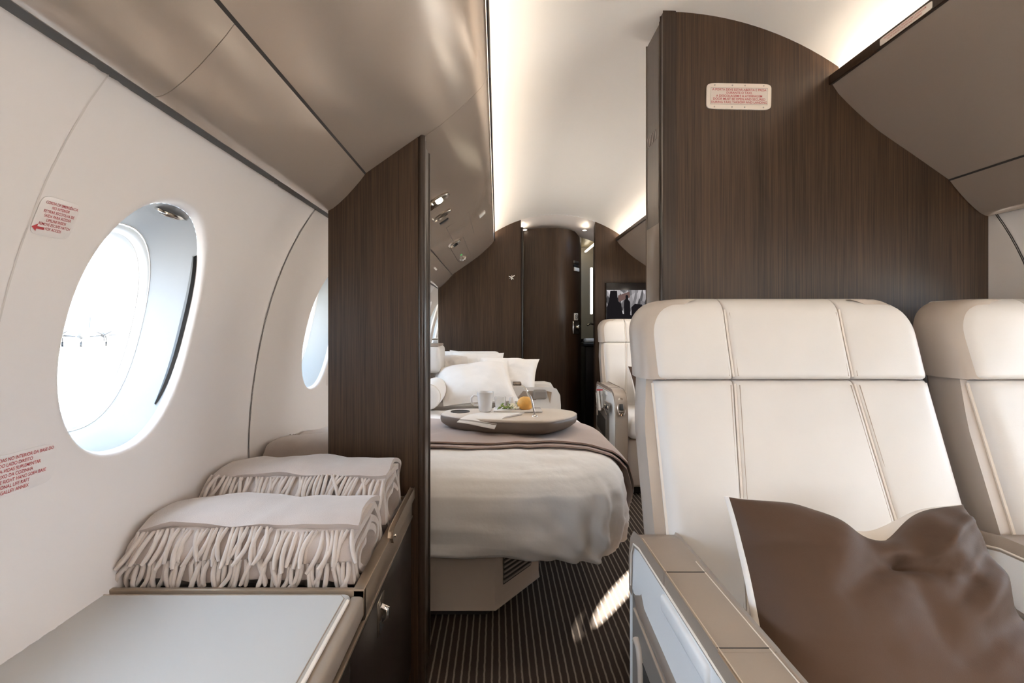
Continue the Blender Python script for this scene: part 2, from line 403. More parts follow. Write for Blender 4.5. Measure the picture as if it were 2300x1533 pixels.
def window(s, yc, idx, label, pull=True):
    root = empty('window_%d' % idx, wallp(s, yc, -.22), label, kind='structure')
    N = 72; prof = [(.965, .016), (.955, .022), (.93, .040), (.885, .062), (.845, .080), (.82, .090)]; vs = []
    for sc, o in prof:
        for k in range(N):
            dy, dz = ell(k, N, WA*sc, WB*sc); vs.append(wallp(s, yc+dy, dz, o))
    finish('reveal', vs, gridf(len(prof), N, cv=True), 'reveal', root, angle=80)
    prof2 = [(.82, .090), (.80, .0915), (.785, .094), (.775, .100), (.765, .104), (.745, .106), (.73, .112), (.72, .120)]; vs = []
    for sc, o in prof2:
        for k in range(N):
            dy, dz = ell(k, N, WA*sc, WB*sc); vs.append(wallp(s, yc+dy, dz*.99, o))
    finish('seal_ring', vs, gridf(len(prof2), N, cv=True), 'seal', root, angle=80)
    for sc, o, r in ((.822, .0898, .0012), (.765, .1045, .0016)):
        pts = []
        for k in range(N):
            dy, dz = ell(k, N, WA*sc, WB*sc); pts.append(wallp(s, yc+dy, dz, o))
        tube('seal_joint', pts, r, 'seam_soft', root, n=5, closed=True)
    vs = [wallp(s, yc, 0, .120)]
    for k in range(N):
        dy, dz = ell(k, N, WA*.725, WB*.725); vs.append(wallp(s, yc+dy, dz*.99, .118))
    finish('pane', vs, [(0, 1+k, 1+(k+1) % N) for k in range(N)], 'glass', root)
    # shade slot: a dark track down the aft side of the reveal
    vs = []; fs = []
    K = 26
    for i in range(K):
        t = i/(K-1); a = math.radians(40-84*t); wd = .0052*math.sin(math.pi*min(1, .08+.92*t))**.5+.001
        c, sn = math.cos(a), math.sin(a); e = 2.25
        o = .0195+.003*t
        for q in (-1, 0, 1):
            oo = o+q*wd; sc = float(np.interp(oo, [p[1] for p in prof], [p[0] for p in prof]))-(.022 if q == 0 else .004)
            vs.append(wallp(s, yc+WA*sc*math.copysign(abs(c)**(2/e), c), WB*sc*math.copysign(abs(sn)**(2/e), sn), oo))
    finish('shade_track', vs, gridf(K, 3), 'black', root)
    if not pull: return root
    # oval chrome pull at the top of the reveal
    c = wallp(s, yc+.022, .2075, .034); nrm = Vector((0, 0, -1)); u = Vector((0, 1, 0)); v = Vector((-s, 0, -.55)).normalized()
    vs = []
    for sc, d in ((1.0, 0), (1.0, -.004), (.86, -.006), (.80, -.002)):
        for x, y in sell(.040*sc, .0125*sc, 28, 2.4): vs.append(c+u*x+v*y+nrm*(-d))
    finish('pull_bezel', vs, gridf(4, 28, cv=True), 'chrome', root)
    vs = []
    for x, y in sell(.033, .0105, 28, 2.4): vs.append(c+u*x+v*y+nrm*.001)
    finish('pull_recess', vs, [tuple(range(28))], 'black', root)
    tube('pull_bar', [c+u*(-.026)+nrm*.006, c+u*-.012+nrm*.008, c+u*.012+nrm*.008, c+u*.026+nrm*.006], .0035, 'chrome', root, n=8)
    return root

LWIN = [(-1.68, -1.22), (-1.22, -.76), (-.76, -.30), (-.30, .16), (.16, .605), (.605, 1.075)]
BWIN = [(1.89, 2.35), (2.35, 2.81), (2.81, 3.27), (3.27, 3.73)]
widx = 1
names = {-1: ('left', 'port'), 1: ('right', 'starboard')}
for s in (-1, 1):
    side = names[s][0]
    wl = empty('wall_'+side, (XC+s*1.1, 1.0, 0), 'cream curved cabin side wall on the %s with oval windows' % side, kind='structure')
    plain_bay(s, YB, LWIN[0][0], wl); plain_bay(s, LWIN[-1][1], BWIN[0][0], wl); plain_bay(s, BWIN[-1][1], 5.6, wl)
    # upper shell behind the overhead panels
    P = [(.90, .365), (.84, .45), (.72, .60), (.62, .66), (.585, .662)]
    vs = [(XC+s*h, y, E+z) for y in (YB, 5.6) for h, z in P]; finish('upper_shell', vs, gridf(2, len(P)), 'wall', wl)
    for y in [b[0] for b in LWIN]: seam(s, y, wl)
    for y in [b[0] for b in LWIN+BWIN]+[LWIN[-1][1], BWIN[-1][1]]:      # unseen strips added behind the joints to block light leaks
        vs = [wallp(s, y+d, Z0+(Z1-Z0)*j/40, .005) for d in (-.05, .05) for j in range(41)]; finish('light_block_strip', vs, gridf(2, 41), 'wall', wl)
    for i, (a, b) in enumerate(LWIN+BWIN):
        yc = .8485 if (a, b) == LWIN[-1] else (a+b)/2
        window_bay(s, a, b, yc, wl)
        where = 'beside the folded blankets' if (s < 0 and i == 5) else ('%s wall window %s, %s in its row' % (side, 'of the bed cabin' if i > 5 else 'of the seating cabin', ['first', 'second', 'third', 'fourth', 'fifth', 'sixth'][i if i < 6 else i-6]))
        window(s, yc, widx, 'large oval window with deep white reveal '+where if (s < 0 and i == 5) else 'oval '+where, pull=(s < 0 or i < 6)); widx += 1
wr = finish('wall_rear', [(XC+s*1.15, YB, z) for s, z in ((-1, 0), (1, 0), (1, 1.9), (-1, 1.9))], [(0, 1, 2, 3)], 'wall', smooth=False); tag(wr, 'cream end wall closing the cabin behind the viewer', kind='structure')

# ------------------------------------------------------------------ overhead bins
def sweep(prof, s, y0, y1): return [Vector((XC+s*h, y, E+z)) for y in (y0, y1) for h, z in prof]
def overhead(name, s, y0, y1, label, cuts=()):
    root = empty(name, (XC+s*.8, (y0+y1)/2, E+.31), label, 'overhead bin')
    up = BIN_U+[(.835, .43), (.83, .60), (.60, .622), (.515, .648), (.490, .672)]
    vs = sweep(up, s, y0, y1); k = len(up)
    finish('upper_panel', vs, gridf(2, k, cv=True)+[tuple(range(k)), tuple(range(2*k-1, k-1, -1))], 'bin', root, angle=30)
    ys = [y0]+list(cuts)+[y1]
    lw = BIN_L+[(.920, .42), (.82, .435)]; k = len(lw)
    for a, b in zip(ys[:-1], ys[1:]):
        vs = sweep(lw, s, a+.0008, b-.0008)
        finish('lower_panel', vs, gridf(2, k, cv=True)+[tuple(range(k)), tuple(range(2*k-1, k-1, -1))], 'bin', root, angle=30)
    q = .486 if s > 0 else .4765
    tp = [(.472, .674), (.470, .676), (.470, .699), (.473, .701), (q-.002, .701), (q, .698), (q, .676)]; k = len(tp)
    finish('trim_strip', sweep(tp, s, y0, y1), gridf(2, k, cv=True)+[tuple(range(k)), tuple(range(2*k-1, k-1, -1))], 'wood_edge', root)
    finish('painted_gap_shade', sweep([(.919, .326), (.948, .312)], s, y0, y1), gridf(2, 2), 'gap_shade', root)  # grey strip standing in for the shade between bin and wall
    cr = [(.8035, .4092), (.8045, .4118), (.806, .4075)]
    finish('crease_joint', sweep([(.8025, .4116), (.8065, .4075), (.8075, .411)], s, y0, y1), gridf(2, 3), 'seam', root)
    return root
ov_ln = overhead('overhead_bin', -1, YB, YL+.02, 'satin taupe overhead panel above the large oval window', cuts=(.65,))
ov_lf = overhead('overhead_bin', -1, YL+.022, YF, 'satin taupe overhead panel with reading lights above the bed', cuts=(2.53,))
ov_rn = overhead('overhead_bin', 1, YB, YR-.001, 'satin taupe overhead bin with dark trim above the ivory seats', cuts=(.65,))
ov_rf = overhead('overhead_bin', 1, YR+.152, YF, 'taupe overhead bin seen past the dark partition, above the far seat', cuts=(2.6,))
for s, y0, y1, lab in ((-1, YB, YF, 'warm light strip hidden above the left overhead panels'), (1, YB, YR, 'warm light strip hidden above the bin over the ivory seats'), (1, YR+.152, YF, 'warm light strip hidden above the bin in the bed cabin')):
    r = finish('cove_light', sweep([(.540, .645), (.585, .640), (.585, .628), (.540, .633)], s, y0+.01, y1-.01), gridf(2, 4, cv=True)+[(0, 1, 2, 3), (4, 5, 6, 7)], 'led', smooth=False)
    tag(r, lab, 'light strip')

# service units under the far left bin
def binframe(h, Y, s=-1):
    d = .004; p = Vector((XC+s*h, Y, E+binz(h))); q = Vector((XC+s*(h+d), Y, E+binz(h+d)))
    t = (q-p).normalized(); nrm = Vector((0, 1, 0)).cross(t)
    if nrm.z > 0: nrm = -nrm
    return p, t, Vector((0, 1, 0)), nrm      # point, outboard tangent, aft, face normal
def oval(name, c, u, v, n_, a, b, prof, m, parent, N=28, e=2.0):
    vs = []
    for sc, d in prof:
        for x, y in sell(a*sc, b*sc, N, e): vs.append(c+u*x+v*y+n_*d)
    return finish(name, vs, gridf(len(prof), N, cv=True)+[tuple(range((len(prof)-1)*N, len(prof)*N))], m, parent)
for px, py, a, b, kind in ((979, 452, .075, .030, 'on'), (992, 482, .060, .017, 'off'), (1021, 546, .050, .018, 'vent'), (1040, 580, .036, .013, 'vent2')):
    h, Y = bin_px(px, py); p, t, y, nr = binframe(h, Y)
    o = oval('bin_light' if kind in ('on', 'off') else 'air_vent', p, t, y, nr, a*.8, b*1.6, [(1.0, -.002), (1.0, .006), (.9, .009), (.82, .004)], 'gunmetal', ov_lf)
    if kind == 'on':
        oval('bulb', p-t*.012, t, y, nr, .015, .012, [(1, .006), (.9, .012), (.4, .015)], 'lamp_glow', o)
        oval('bulb_ring', p+t*.030, t, y, nr, .016, .03, [(1, .004), (1, .012), (.6, .014)], 'chrome', o)
    elif kind != 'off':
        oval('nozzle', p, t, y, nr, .016, .012, [(1, .004), (.9, .016), (.5, .017)], 'black' if kind == 'vent' else 'chrome', o)
LAMP_W = 1.2
def reading_fill_lamp(root, s, h, Y, watts):  # added fill lamp, shaped like a reading light on the bin
    p, t, y, nr = binframe(h, Y, s)
    o = oval('bin_light', p, t, y, nr, .050, .050, [(1.0, -.002), (1.0, .006), (.9, .009), (.82, .005)], 'gunmetal', root)
    oval('lens', p, t, y, nr, .040, .040, [(1, .005), (.9, .008)], 'fill_lamp_lens', o)
    ld = bpy.data.lights.new('reading_fill_lamp', 'AREA'); ld.shape = 'DISK'; ld.size = .09; ld.energy = watts; ld.color = (1.0, 0.90, 0.77); ld.spread = math.radians(160)
    lo = bpy.data.objects.new('reading_fill_lamp', ld); COL.objects.link(lo); lo.location = p+nr*.014; lo.rotation_euler = nr.to_track_quat('-Z', 'Y').to_euler()
M['fill_lamp_lens'] = emis('fill_lamp_lens', (1.0, 0.90, 0.77), 6)  # glow for the lenses of the added fill lamps
for Y in (-.25, -.85, -1.45):
    reading_fill_lamp(ov_ln, -1, .66, Y, LAMP_W); reading_fill_lamp(ov_rn, 1, .66, Y, LAMP_W)  # unseen lamps added behind the camera to fill the cabin
for Y in (2.0, 3.0): reading_fill_lamp(ov_rf, 1, .66, Y, LAMP_W)  # unseen lamps added on the right to fill the bed cabin
h, Y = bin_px(979, 452); p, t, y, nr = binframe(h, Y)
for q, e in ((p-t*.012+nr*.02, .6), (binframe(.66, 2.9)[0]+nr*.02, .6)):  # first belongs to the lit reading light, second is added fill
    ld = bpy.data.lights.new('reading_fill_lamp', 'AREA'); ld.shape = 'DISK'; ld.size = .06; ld.energy = LAMP_W*e; ld.color = (1.0, 0.90, 0.77); ld.spread = math.radians(150)
    lo = bpy.data.objects.new('reading_fill_lamp', ld); COL.objects.link(lo); lo.location = q; lo.rotation_euler = nr.to_track_quat('-Z', 'Y').to_euler()
h, Y = bin_px(997, 496); p, t, y, nr = binframe(h, Y)
vs, fs = rbox_vf((-.024, -.010, -.002), (.024, .010, .005), .003, 2); finish('socket', [p+t*v.x+y*v.y+nr*v.z for v in vs], fs, 'black', ov_lf)
h, Y = bin_px(1083, 481); p, t, y, nr = binframe(h, Y)
vs, fs = rbox_vf((-.021, -.028, -.001), (.021, .028, .004), .002, 2); finish('notice_plate', [p+t*v.x+y*v.y+nr*v.z for v in vs], fs, 'white_plastic', ov_lf)
h, Y = bin_px(978, 603); p, t, y, nr = binframe(h, Y)
vs, fs = rbox_vf((-.006, -.045, -.001), (.006, .045, .005), .004, 2); finish('lamp_latch', [p+t*v.x+y*v.y+nr*v.z for v in vs], fs, 'white_plastic', ov_lf)
h, Y = bin_px(1036, 572); p, t, y, nr = binframe(h, Y)
oval('indicator', p, t, y, nr, .008, .010, [(1, -.001), (.9, .003)], 'green_glow', ov_lf, N=12)
for x0, x1 in (((1008, 510), (1060, 540)), ((1014, 552), (1052, 582))):   # mask doors: thin outlines
    (ha, Ya), (hb, Yb) = bin_px(*x0), bin_px(*x1)
    ha, hb = min(ha, hb), max(ha, hb)
    hs = [ha-.02, hb+.01]; yy = [min(Ya, Yb)-.02, max(Ya, Yb)-.16]
    pts = []
    for hh, Yq in ((hs[0], yy[0]), (hs[1], yy[0]), (hs[1], yy[1]), (hs[0], yy[1]), (hs[0], yy[0])):
        p, t, y, nr = binframe(hh, Yq); pts.append(p+nr*.0002)
    tube('mask_door_joint', pts, .0009, 'seam', ov_lf, n=4)

# ------------------------------------------------------------------ near bulkheads
def bulk_poly(s, h0, h1, zlo=-.985):
    """outline (X, Z) of a bulkhead between half widths h0 < h1 following ceiling and bin"""
    top = []
    hs = sorted({h0, h1}|{h for h, z in BIN_U+BIN_L if h0 < h < h1}|{h0+(h1-h0)*i/40 for i in range(41)})
    for h in hs:
        z = ceil_z(h)+.002 if h < .505 else (binz(max(h, .48))+.004)
        top.append((h, z))
    low = [(h1, max(zlo, -.66) if h1 > .9 else zlo), (min(h1, H(-.9)), -.9), (min(h1, .885), zlo)] if h1 > .88 else [(h1, zlo)]
    return [(XC+s*h, E+z) for h, z in [(h0, zlo)]+top+low]
pr = empty('wall_partition_right', (XC+.5, YR, 0), 'tall dark veneer partition behind the ivory seats', kind='structure')
prism('wood_panel', bulk_poly(1, .030, .915), 1, YR, YR+.15, 'wood', pr, smooth=False)
prism('end_panel', [(XC+.010, 0), (XC+.030, 0), (XC+.030, E+.866), (XC+.010, E+.866)], 1, YR+.028, YR+.15, 'wood_painted_sheen', pr, bevel=.003)
prism('edge_trim', [(XC+.010, 0), (XC+.040, 0), (XC+.040, E+.8805), (XC+.010, E+.8805)], 1, YR-.004, YR+.022, 'wood_edge', pr, bevel=.003)
prism('latch_strip', [(XC+.0095, E+.30), (XC+.0295, E+.30), (XC+.0295, E+.865), (XC+.0095, E+.865)], 1, YR+.040, YR+.149, 'wood_edge', pr)
for i in range(6):
    p0 = Vector((XC+.0085, YR+.06+.014*i, E+.548+.0)); tube('engraved_mark', [p0, p0+Vector((0, .006, .03))], .0012, 'grey_letter', pr, n=4)
def mirror_poly(s, h0):
    zs = [-.60+(.34+.60)*i/30 for i in range(31)]
    zs = [z for z in zs if H(z) > h0+.002]
    return [(XC+s*h0, E+zs[0]), (XC+s*h0, E+.312)]+[(XC+s*(H(z)+.001), E+z) for z in reversed(zs)]
prism('mirror_panel', mirror_poly(1, .916), 1, YR+.002, YR+.012, 'mirror', pr, smooth=False)
vs = [wallp(1, YR+d, -.6+.95*j/30, -.0015) for d in (-.0016, .001) for j in range(31)]; finish('wall_joint', vs, gridf(2, 31), 'seam', pr)
pl = empty('wall_partition_left', (-.33, YL, 0), 'narrow dark veneer partition beside the bed, behind the blankets', kind='structure')
prism('wood_panel', bulk_poly(-1, XC+.2115, .904), 1, YL, YL+.155, 'wood', pl, smooth=False)
for x, y, r in ((-.205, YL+.012, .012), (-.2065, YL+.05, .010), (-.2065, YL+.145, .008)):
    tube('edge_moulding', [(x, y, 0), (x, y, E+.50), (x, y, E+.514)], r, 'wood_edge', pl, n=12)
prism('end_panel', [(-.2135, 0), (-.203, 0), (-.203, E+.512), (-.2135, E+.512)], 1, YL+.062, YL+.137, 'wood_edge', pl, bevel=.002)
prism('mirror_panel', mirror_poly(-1, .905), 1, YL+.002, YL+.012, 'mirror', pl, smooth=False)
vs = [wallp(-1, YL+d, -.6+.95*j/30, -.0015) for d in (-.0013, .001) for j in range(31)]; finish('wall_joint', vs, gridf(2, 31), 'seam', pl)

# ------------------------------------------------------------------ far bulkhead, door and lavatory
pf = empty('wall_far', (XC, YF, 0), 'dark veneer bulkhead at the far end of the bed cabin', kind='structure')
prism('wood_panel', bulk_poly(-1, .269, .915), 1, YF, YF+.06, 'wood', pf, smooth=False)
prism('wood_panel', bulk_poly(1, .311, .915), 1, YF, YF+.06, 'wood', pf, smooth=False)
for s in (-1, 1): prism('mirror_panel', mirror_poly(s, .916), 1, YF+.002, YF+.012, 'mirror', pf, smooth=False)
vs = []
for t in range(7):
    y = YF+.26*t/6; dz = -.095*(t/6)**.8
    for i in range(25):
        h = -.33+.70*i/24; vs.append((XC+h, y, E+ceil_z(h)+dz))
o = finish('vestibule_ceiling', vs, gridf(7, 25), 'wall', pf)
for px, py in ((1179, 515), (1313, 516)):
    c = at(px, py, 3.84); lathe('downlight', [(.019, .004), (.021, -.002), (.017, -.004)], c, 'chrome', pf, n=20)
    lathe('downlight_lens', [(.016, -.003), (.008, -.005), (.0, -.005)], c, 'lamp_glow', pf, n=20)
tube('jamb', [(XC-.262, YF+.05, 0), (XC-.262, YF+.05, E+.79)], .014, 'wood_dark', pf, n=8)
finish('lavatory_wall', [(1.03, YF+.06, 0), (1.03, 5.5, 0), (1.03, 5.5, 1.85), (1.03, YF+.06, 1.85)], [(0, 1, 2, 3)], 'wood_dark', pf, smooth=False)
finish('lavatory_wall', [(.1, 5.2, 0), (1.2, 5.2, 0), (1.2, 5.2, 1.9), (.1, 5.2, 1.9)], [(0, 1, 2, 3)], 'lav_wall', pf, smooth=False)
finish('lavatory_wall', [(.17, YF+.06, 0), (.17, 5.2, 0), (.17, 5.2, 1.8), (.17, YF+.06, 1.8)], [(0, 1, 2, 3)], 'wood_dark', pf, smooth=False)
finish('lavatory_ceiling', [(.1, YF+.25, E+.86), (1.2, YF+.25, E+.86), (1.2, 5.3, E+.86), (.1, 5.3, E+.86)], [(0, 1, 2, 3)], 'lav_wall', pf, smooth=False)
# door: bowed panel, hinged at the left of the opening
dr = empty('door_1', (.46, 3.9, 0), 'bowed dark veneer lavatory door standing slightly ajar', kind='structure')
plan = []
for i in range(29):
    t = i/28; x = .212+.495*t
    plan.append((x, 3.865+.02*(1-t)-.012*math.sin(math.pi*t)+.21*max(0, (t-.50)/.5)**2.2))
vs = []
for off in (0, .03):
    for x, y in plan:
        zt = E+.772+.022*math.cos((x-.42)*4.2)-(.0)
        for j in range(2): vs.append((x, y+off, .012 if j == 0 else zt))
L = len(plan); fs = gridf(L, 2)+gridf(L, 2, off=2*L)
for i in range(L-1):
    for j in (0, 1): fs.append((2*i+j, 2*i+2+j, 2*L+2*i+2+j, 2*L+2*i+j))
fs += [(0, 1, 2*L+1, 2*L), (2*L-2, 2*L-1, 4*L-1, 4*L-2)]
finish('door_panel', vs, fs, 'wood', dr, angle=30)
def on_door(px, py, lift=.004):
    best = None
    for x, y in [(plan[i][0]+(plan[i+1][0]-plan[i][0])*k/10, plan[i][1]+(plan[i+1][1]-plan[i][1])*k/10) for i in range(L-1) for k in range(10)]:
        e = abs(VX+x*F/y-px)
        if best is None or e < best[0]: best = (e, x, y)
    _, x, y = best; p = Vector((x, y, E-(py-VY)*y/F))
    i = min(range(1, L-1), key=lambda q: abs(plan[q][0]-x)); t = Vector((plan[i+1][0]-plan[i-1][0], plan[i+1][1]-plan[i-1][1], 0)).normalized()
    nr = Vector((t.y, -t.x, 0)); return p+nr*lift, t, Vector((0, 0, 1)), nr
def plate(name, P, w_, h_, d, m, parent, r=.003):
    p, t, u, nr = P; vs, fs = rbox_vf((-w_/2, -h_/2, -.004), (w_/2, h_/2, d), r, 2)
    return finish(name, [p+t*v.x+u*v.y+nr*v.z for v in vs], fs, m, parent)
P = on_door(1292, 735); k_ = plate('latch', P, .105, .105, .006, 'gunmetal', dr); p, t, u, nr = P
plate('latch_edge', (p-t*.046, t, u, nr), .010, .10, .009, 'chrome', k_)
lathe('knob', [(.0, .034), (.016, .030), (.021, .022), (.012, .012), (.030, .008), (.036, .004), (.036, 0)], p+t*.012, 'chrome', k_, n=20, R=basis(t, u, nr) @ Matrix.Identity(3))
P = on_door(1293, 711); k_ = plate('door_sign', P, .058, .058, .004, 'white_plastic', dr)
p, t, u, nr = P; tube('sign_ring', [p+nr*.0045+t*(.018*math.cos(a))+u*(.018*math.sin(a)) for a in [2*math.pi*q/20 for q in range(20)]], .0022, 'seam', k_, n=5, closed=True)
tube('sign_bar', [p+nr*.0045+t*-.013+u*.013, p+nr*.0045+t*.013-u*.013], .0022, 'seam', k_, n=5)
P = on_door(1293, 589); plate('indicator_slot', P, .085, .022, .005, 'gunmetal', dr)
P = on_door(1293, 597); plate('indicator_slot', P, .075, .020, .004, 'black', dr)
P = on_door(1294, 605); plate('indicator_plate', P, .092, .030, .005, 'white_plastic', dr)
# lavatory fittings seen through the gap
lb = finish('light_bar', rbox_vf(at(1328, 705, 4.62)-Vector((.008, .01, 0)), at(1328, 601, 4.62)+Vector((.012, .01, 0)), .004)[0], rbox_vf((0, 0, 0), (1, 1, 1), .004)[1], 'bar_glow'); tag(lb, 'tall glowing light bar in the gap beside the bowed door', 'light')
ls = finish('light_strip', [Vector((.93, y, E+.80))+Vector(d) for y in (4.4, 5.15) for d in ((0, 0, 0), (.018, 0, 0), (.018, 0, .012), (0, 0, .012))], gridf(2, 4, cv=True)+[(0, 1, 2, 3), (4, 5, 6, 7)], 'bar_glow', smooth=False); tag(ls, 'thin slanting ceiling light line above the gap beside the door', 'light strip')
vn = empty('vanity', (.95, 4.6, 0), 'small dark lavatory vanity glimpsed through the door gap', 'vanity')
rbox('cabinet', (.80, 4.40, 0), (1.02, 5.1, E-.17), 'wood_dark', vn, .01); rbox('countertop', (.78, 4.38, E-.17), (1.02, 5.12, E-.14), 'black', vn, .006)
tube('faucet', [(.96, 4.7, E-.14), (.96, 4.7, E+.02), (.90, 4.68, E+.04), (.87, 4.66, E+.02)], .011, 'chrome', vn)
lathe('basin', [(.10, 0), (.105, .03), (.095, .03), (.07, .008), (0, .004)], (.88, 4.62, E-.14), 'gunmetal', vn)
tw = rbox('folded_towel', (.80, 4.40, E-.1395), (.90, 4.50, E-.10), 'linen', None, .015); tag(tw, 'small folded pale towel on the lavatory vanity', 'towel')

# emblem on the far wood
em = empty('wall_emblem', at(1149, 630, YF-.002), 'tiny pale leaf-shaped emblem on the far dark wall left of the door', 'emblem')
c = at(1149, 623, YF-.004)
for a0, l in ((35, .030), (80, .020), (150, .026), (200, .020), (275, .018), (320, .022)):
    a = math.radians(a0); d = Vector((math.cos(a), 0, math.sin(a))); tube('stroke', [c, c+d*l*.6+Vector((0, -.003, 0)), c+d*l], [.0045, .0055, .002], 'chrome', em, n=6)

# monitor on the far right panel
mo = empty('wall_monitor', (1.08, YF-.02, E+.0), 'flat black screen showing dark figures, on the wall above the far seat', 'monitor')
x0, x1, zt, zb = .843, 1.29, E+.347, E+.0
rbox('bezel', (x0, YF-.025, zb-.02), (x1, YF+.002, zt), 'screen_black', mo, .004, 2)
def screen_mat():
    m = emis('screen_picture', (1, 1, 1), 1.0); nt = m.node_tree; e = nt.nodes['Emission']
    tc = nt.nodes.new('ShaderNodeTexCoord'); mp = nt.nodes.new('ShaderNodeMapping'); mp.inputs['Scale'].default_value = (26, 1, 9); nt.links.new(tc.outputs['Object'], mp.inputs[0])
    v = nt.nodes.new('ShaderNodeTexVoronoi'); v.inputs['Scale'].default_value = 1.6; nt.links.new(mp.outputs[0], v.inputs['Vector'])
    r = nt.nodes.new('ShaderNodeValToRGB'); r.color_ramp.elements[0].color = (.03, .028, .03, 1); r.color_ramp.elements[1].color = (.46, .43, .44, 1)
    sp = nt.nodes.new('ShaderNodeSeparateColor'); nt.links.new(v.outputs['Color'], sp.inputs[0]); nt.links.new(sp.outputs[0], r.inputs[0]); nt.links.new(r.outputs[0], e.inputs[0]); e.inputs[1].default_value = 0.75
    return m
M['screen_pic'] = screen_mat()
M['screen_dim'] = emis('screen_dim', (.007, .006, .007), 1.0)
M['screen_rose'] = emis('screen_rose', (.09, .055, .05), 1.0)
ys = YF-.0262
finish('picture', [(x0+.004, ys, zb), (x1-.004, ys, zb), (x1-.004, ys, zt-.058), (x0+.004, ys, zt-.058)], [(0, 1, 2, 3)], 'screen_pic', mo, smooth=False)
def shape(pts, dy, m, name='figure'): finish(name, [Vector((at(px, py, YF).x, ys-dy, at(px, py, YF).z)) for px, py in pts], [tuple(range(len(pts)))], m, mo, smooth=False)
shape([(1386, 664), (1412, 655), (1413, 668), (1388, 678)], .0004, 'screen_rose', 'awning')
shape([(1361, 690), (1366, 676), (1369, 653), (1384, 653), (1385, 668), (1386, 676), (1393, 682), (1398, 712), (1396, 740), (1361, 740)], .0008, 'screen_dim')
shape([(1400, 712), (1399, 690), (1400, 674), (1403, 672), (1403, 664), (1406, 662), (1409, 665), (1409, 673), (1413, 678), (1414, 712), (1412, 740), (1402, 740)], .0008, 'screen_dim')
shape([(1416, 690), (1424, 682), (1440, 684), (1438, 700), (1433, 714), (1428, 740), (1416, 740)], .0006, 'screen_dim')
shape([(1438, 720), (1443, 690), (1450, 680), (1452, 666), (1460, 664), (1470, 690), (1470, 740), (1438, 740)], .0008, 'screen_dim')
shape([(1361, 713), (1470, 713), (1470, 740), (1361, 740)], .0010, 'screen_dim', 'dark_ground')
shape([(1372, 700), (1440, 712), (1440, 714), (1372, 714)], .0011, 'screen_dim', 'dark_ground')

# ------------------------------------------------------------------ placards
SA = 0
def placard(name, c, u, v, nr, w_, h_, label, m='wall', r=.004, d=.0006, e=6):
    root = empty(name, c-v*(h_/2), label, 'placard')
    vs = []
    for sc, dd in ((1.0, 0), (1.0, d), (.985, d*1.3)):
        for x, y in sell(w_/2*sc, h_/2*sc, 48, e): vs.append(c+u*x+v*y+nr*dd)
    finish('plate', vs, gridf(3, 48, cv=True)+[tuple(range(96, 144))], m, root)
    return root
def wall_frame(px, py, s=-1):
    Y, z = wall_px(px, py, s); p = wallp(s, Y, z); q = wallp(s, Y, z+.01); v = (q-p).normalized()
    u = Vector((0, -s, 0)); return p, u, v, u.cross(v)
def lines(root, rows, c, u, v, nr, size, step, m, d=.0012, sx=1.0):
    n_ = len(rows)
    for i, tx in enumerate(rows):
        textobj(tx, size, c+v*(step*((n_-1)/2-i))+nr*d, u, v, m, 'lettering', root, sx=sx)
p, u, v, nr = wall_frame(124, 490)
pk = placard('lifeline_placard', p+nr*.0008, u, v, nr, .056, .052, 'clear wall placard with red lettering and arrow, above left of the large window')
lines(pk, ['CORDA DE EMERGÊNCIA', 'NO INTERIOR', 'RETIRAR ESCOTILHA DE', 'SAÍDA PARA ACEDER', 'LIFELINE INSIDE', 'REMOVE ESCAPE HATCH', 'FOR ACCESS'], p+v*.001+u*.001, u, v, nr, .0052, .0057, 'red', .0025, sx=.78)
c = p+u*-.0185-v*.0165+nr*.0025
finish('arrow', [c+u*a+v*b for a, b in ((-.010, 0), (-.003, .005), (-.003, .0017), (.007, .0017), (.007, -.0017), (-.003, -.0017), (-.003, -.005))], [tuple(range(7))], 'red', pk, smooth=False)
p, u, v, nr = wall_frame(18, 1066)
pk = placard('life_raft_placard', p+nr*.0008, u, v, nr, .135, .058, 'clear wall placard with red lettering at the left edge, below the large window')
lines(pk, ['COLETES SALVA-VIDAS NO INTERIOR DA BASE DO', 'SOFA DO LADO DIREITO', 'BALSA SALVA-VIDAS SUPLEMENTAR', 'NO ANEXO DA COZINHA', 'LIFE VESTS INSIDE RIGHT HAND SOFA BASE', 'ADDITIONAL LIFE RAFT', 'INSIDE GALLEY ANNEX'], p, u, v, nr, .0068, .0074, 'red', .0025, sx=.80)
c = at(1658.5, 217.5, YR); u, v, nr = Vector((1, 0, -.018)).normalized(), Vector((.018, 0, 1)).normalized(), Vector((0, -1, 0))
pk = placard('door_placard', c-v*0, u, v, nr, .180, .072, 'white framed placard with red capitals on the tall dark partition', 'placard', d=.003, e=9)
finish('inset', [c+u*a+v*b+nr*.0042 for a, b in ((-.079, -.023), (.079, -.023), (.079, .023), (-.079, .023))], [(0, 1, 2, 3)], 'placard_clear', pk, smooth=False)
tube('inset_frame', [c+u*a+v*b+nr*.0042 for a, b in ((-.079, -.023), (.079, -.023), (.079, .023), (-.079, .023), (-.079, -.023))], .0006, 'grey_letter', pk, n=4)
lines(pk, ['A PORTA DEVE ESTAR ABERTA E PRESA', 'DURANTE O TAXI,', 'A DESCOLAGEM E A ATERRAGEM', 'DOOR MUST BE OPEN AND SECURED', 'DURING TAXI, TAKEOFF AND LANDING'], c, u, v, nr, .0088, .0087, 'red', .0046, sx=.97)
for sv in (-1, 1):
    for xx in (-.068, -.019, .016, .068): lathe('screw', [(.0022, 0), (.0016, .0012), (0, .0014)], c+u*xx+v*(sv*.030)+nr*.004, 'grey_letter', pk, n=8, R=basis(u, v, nr))
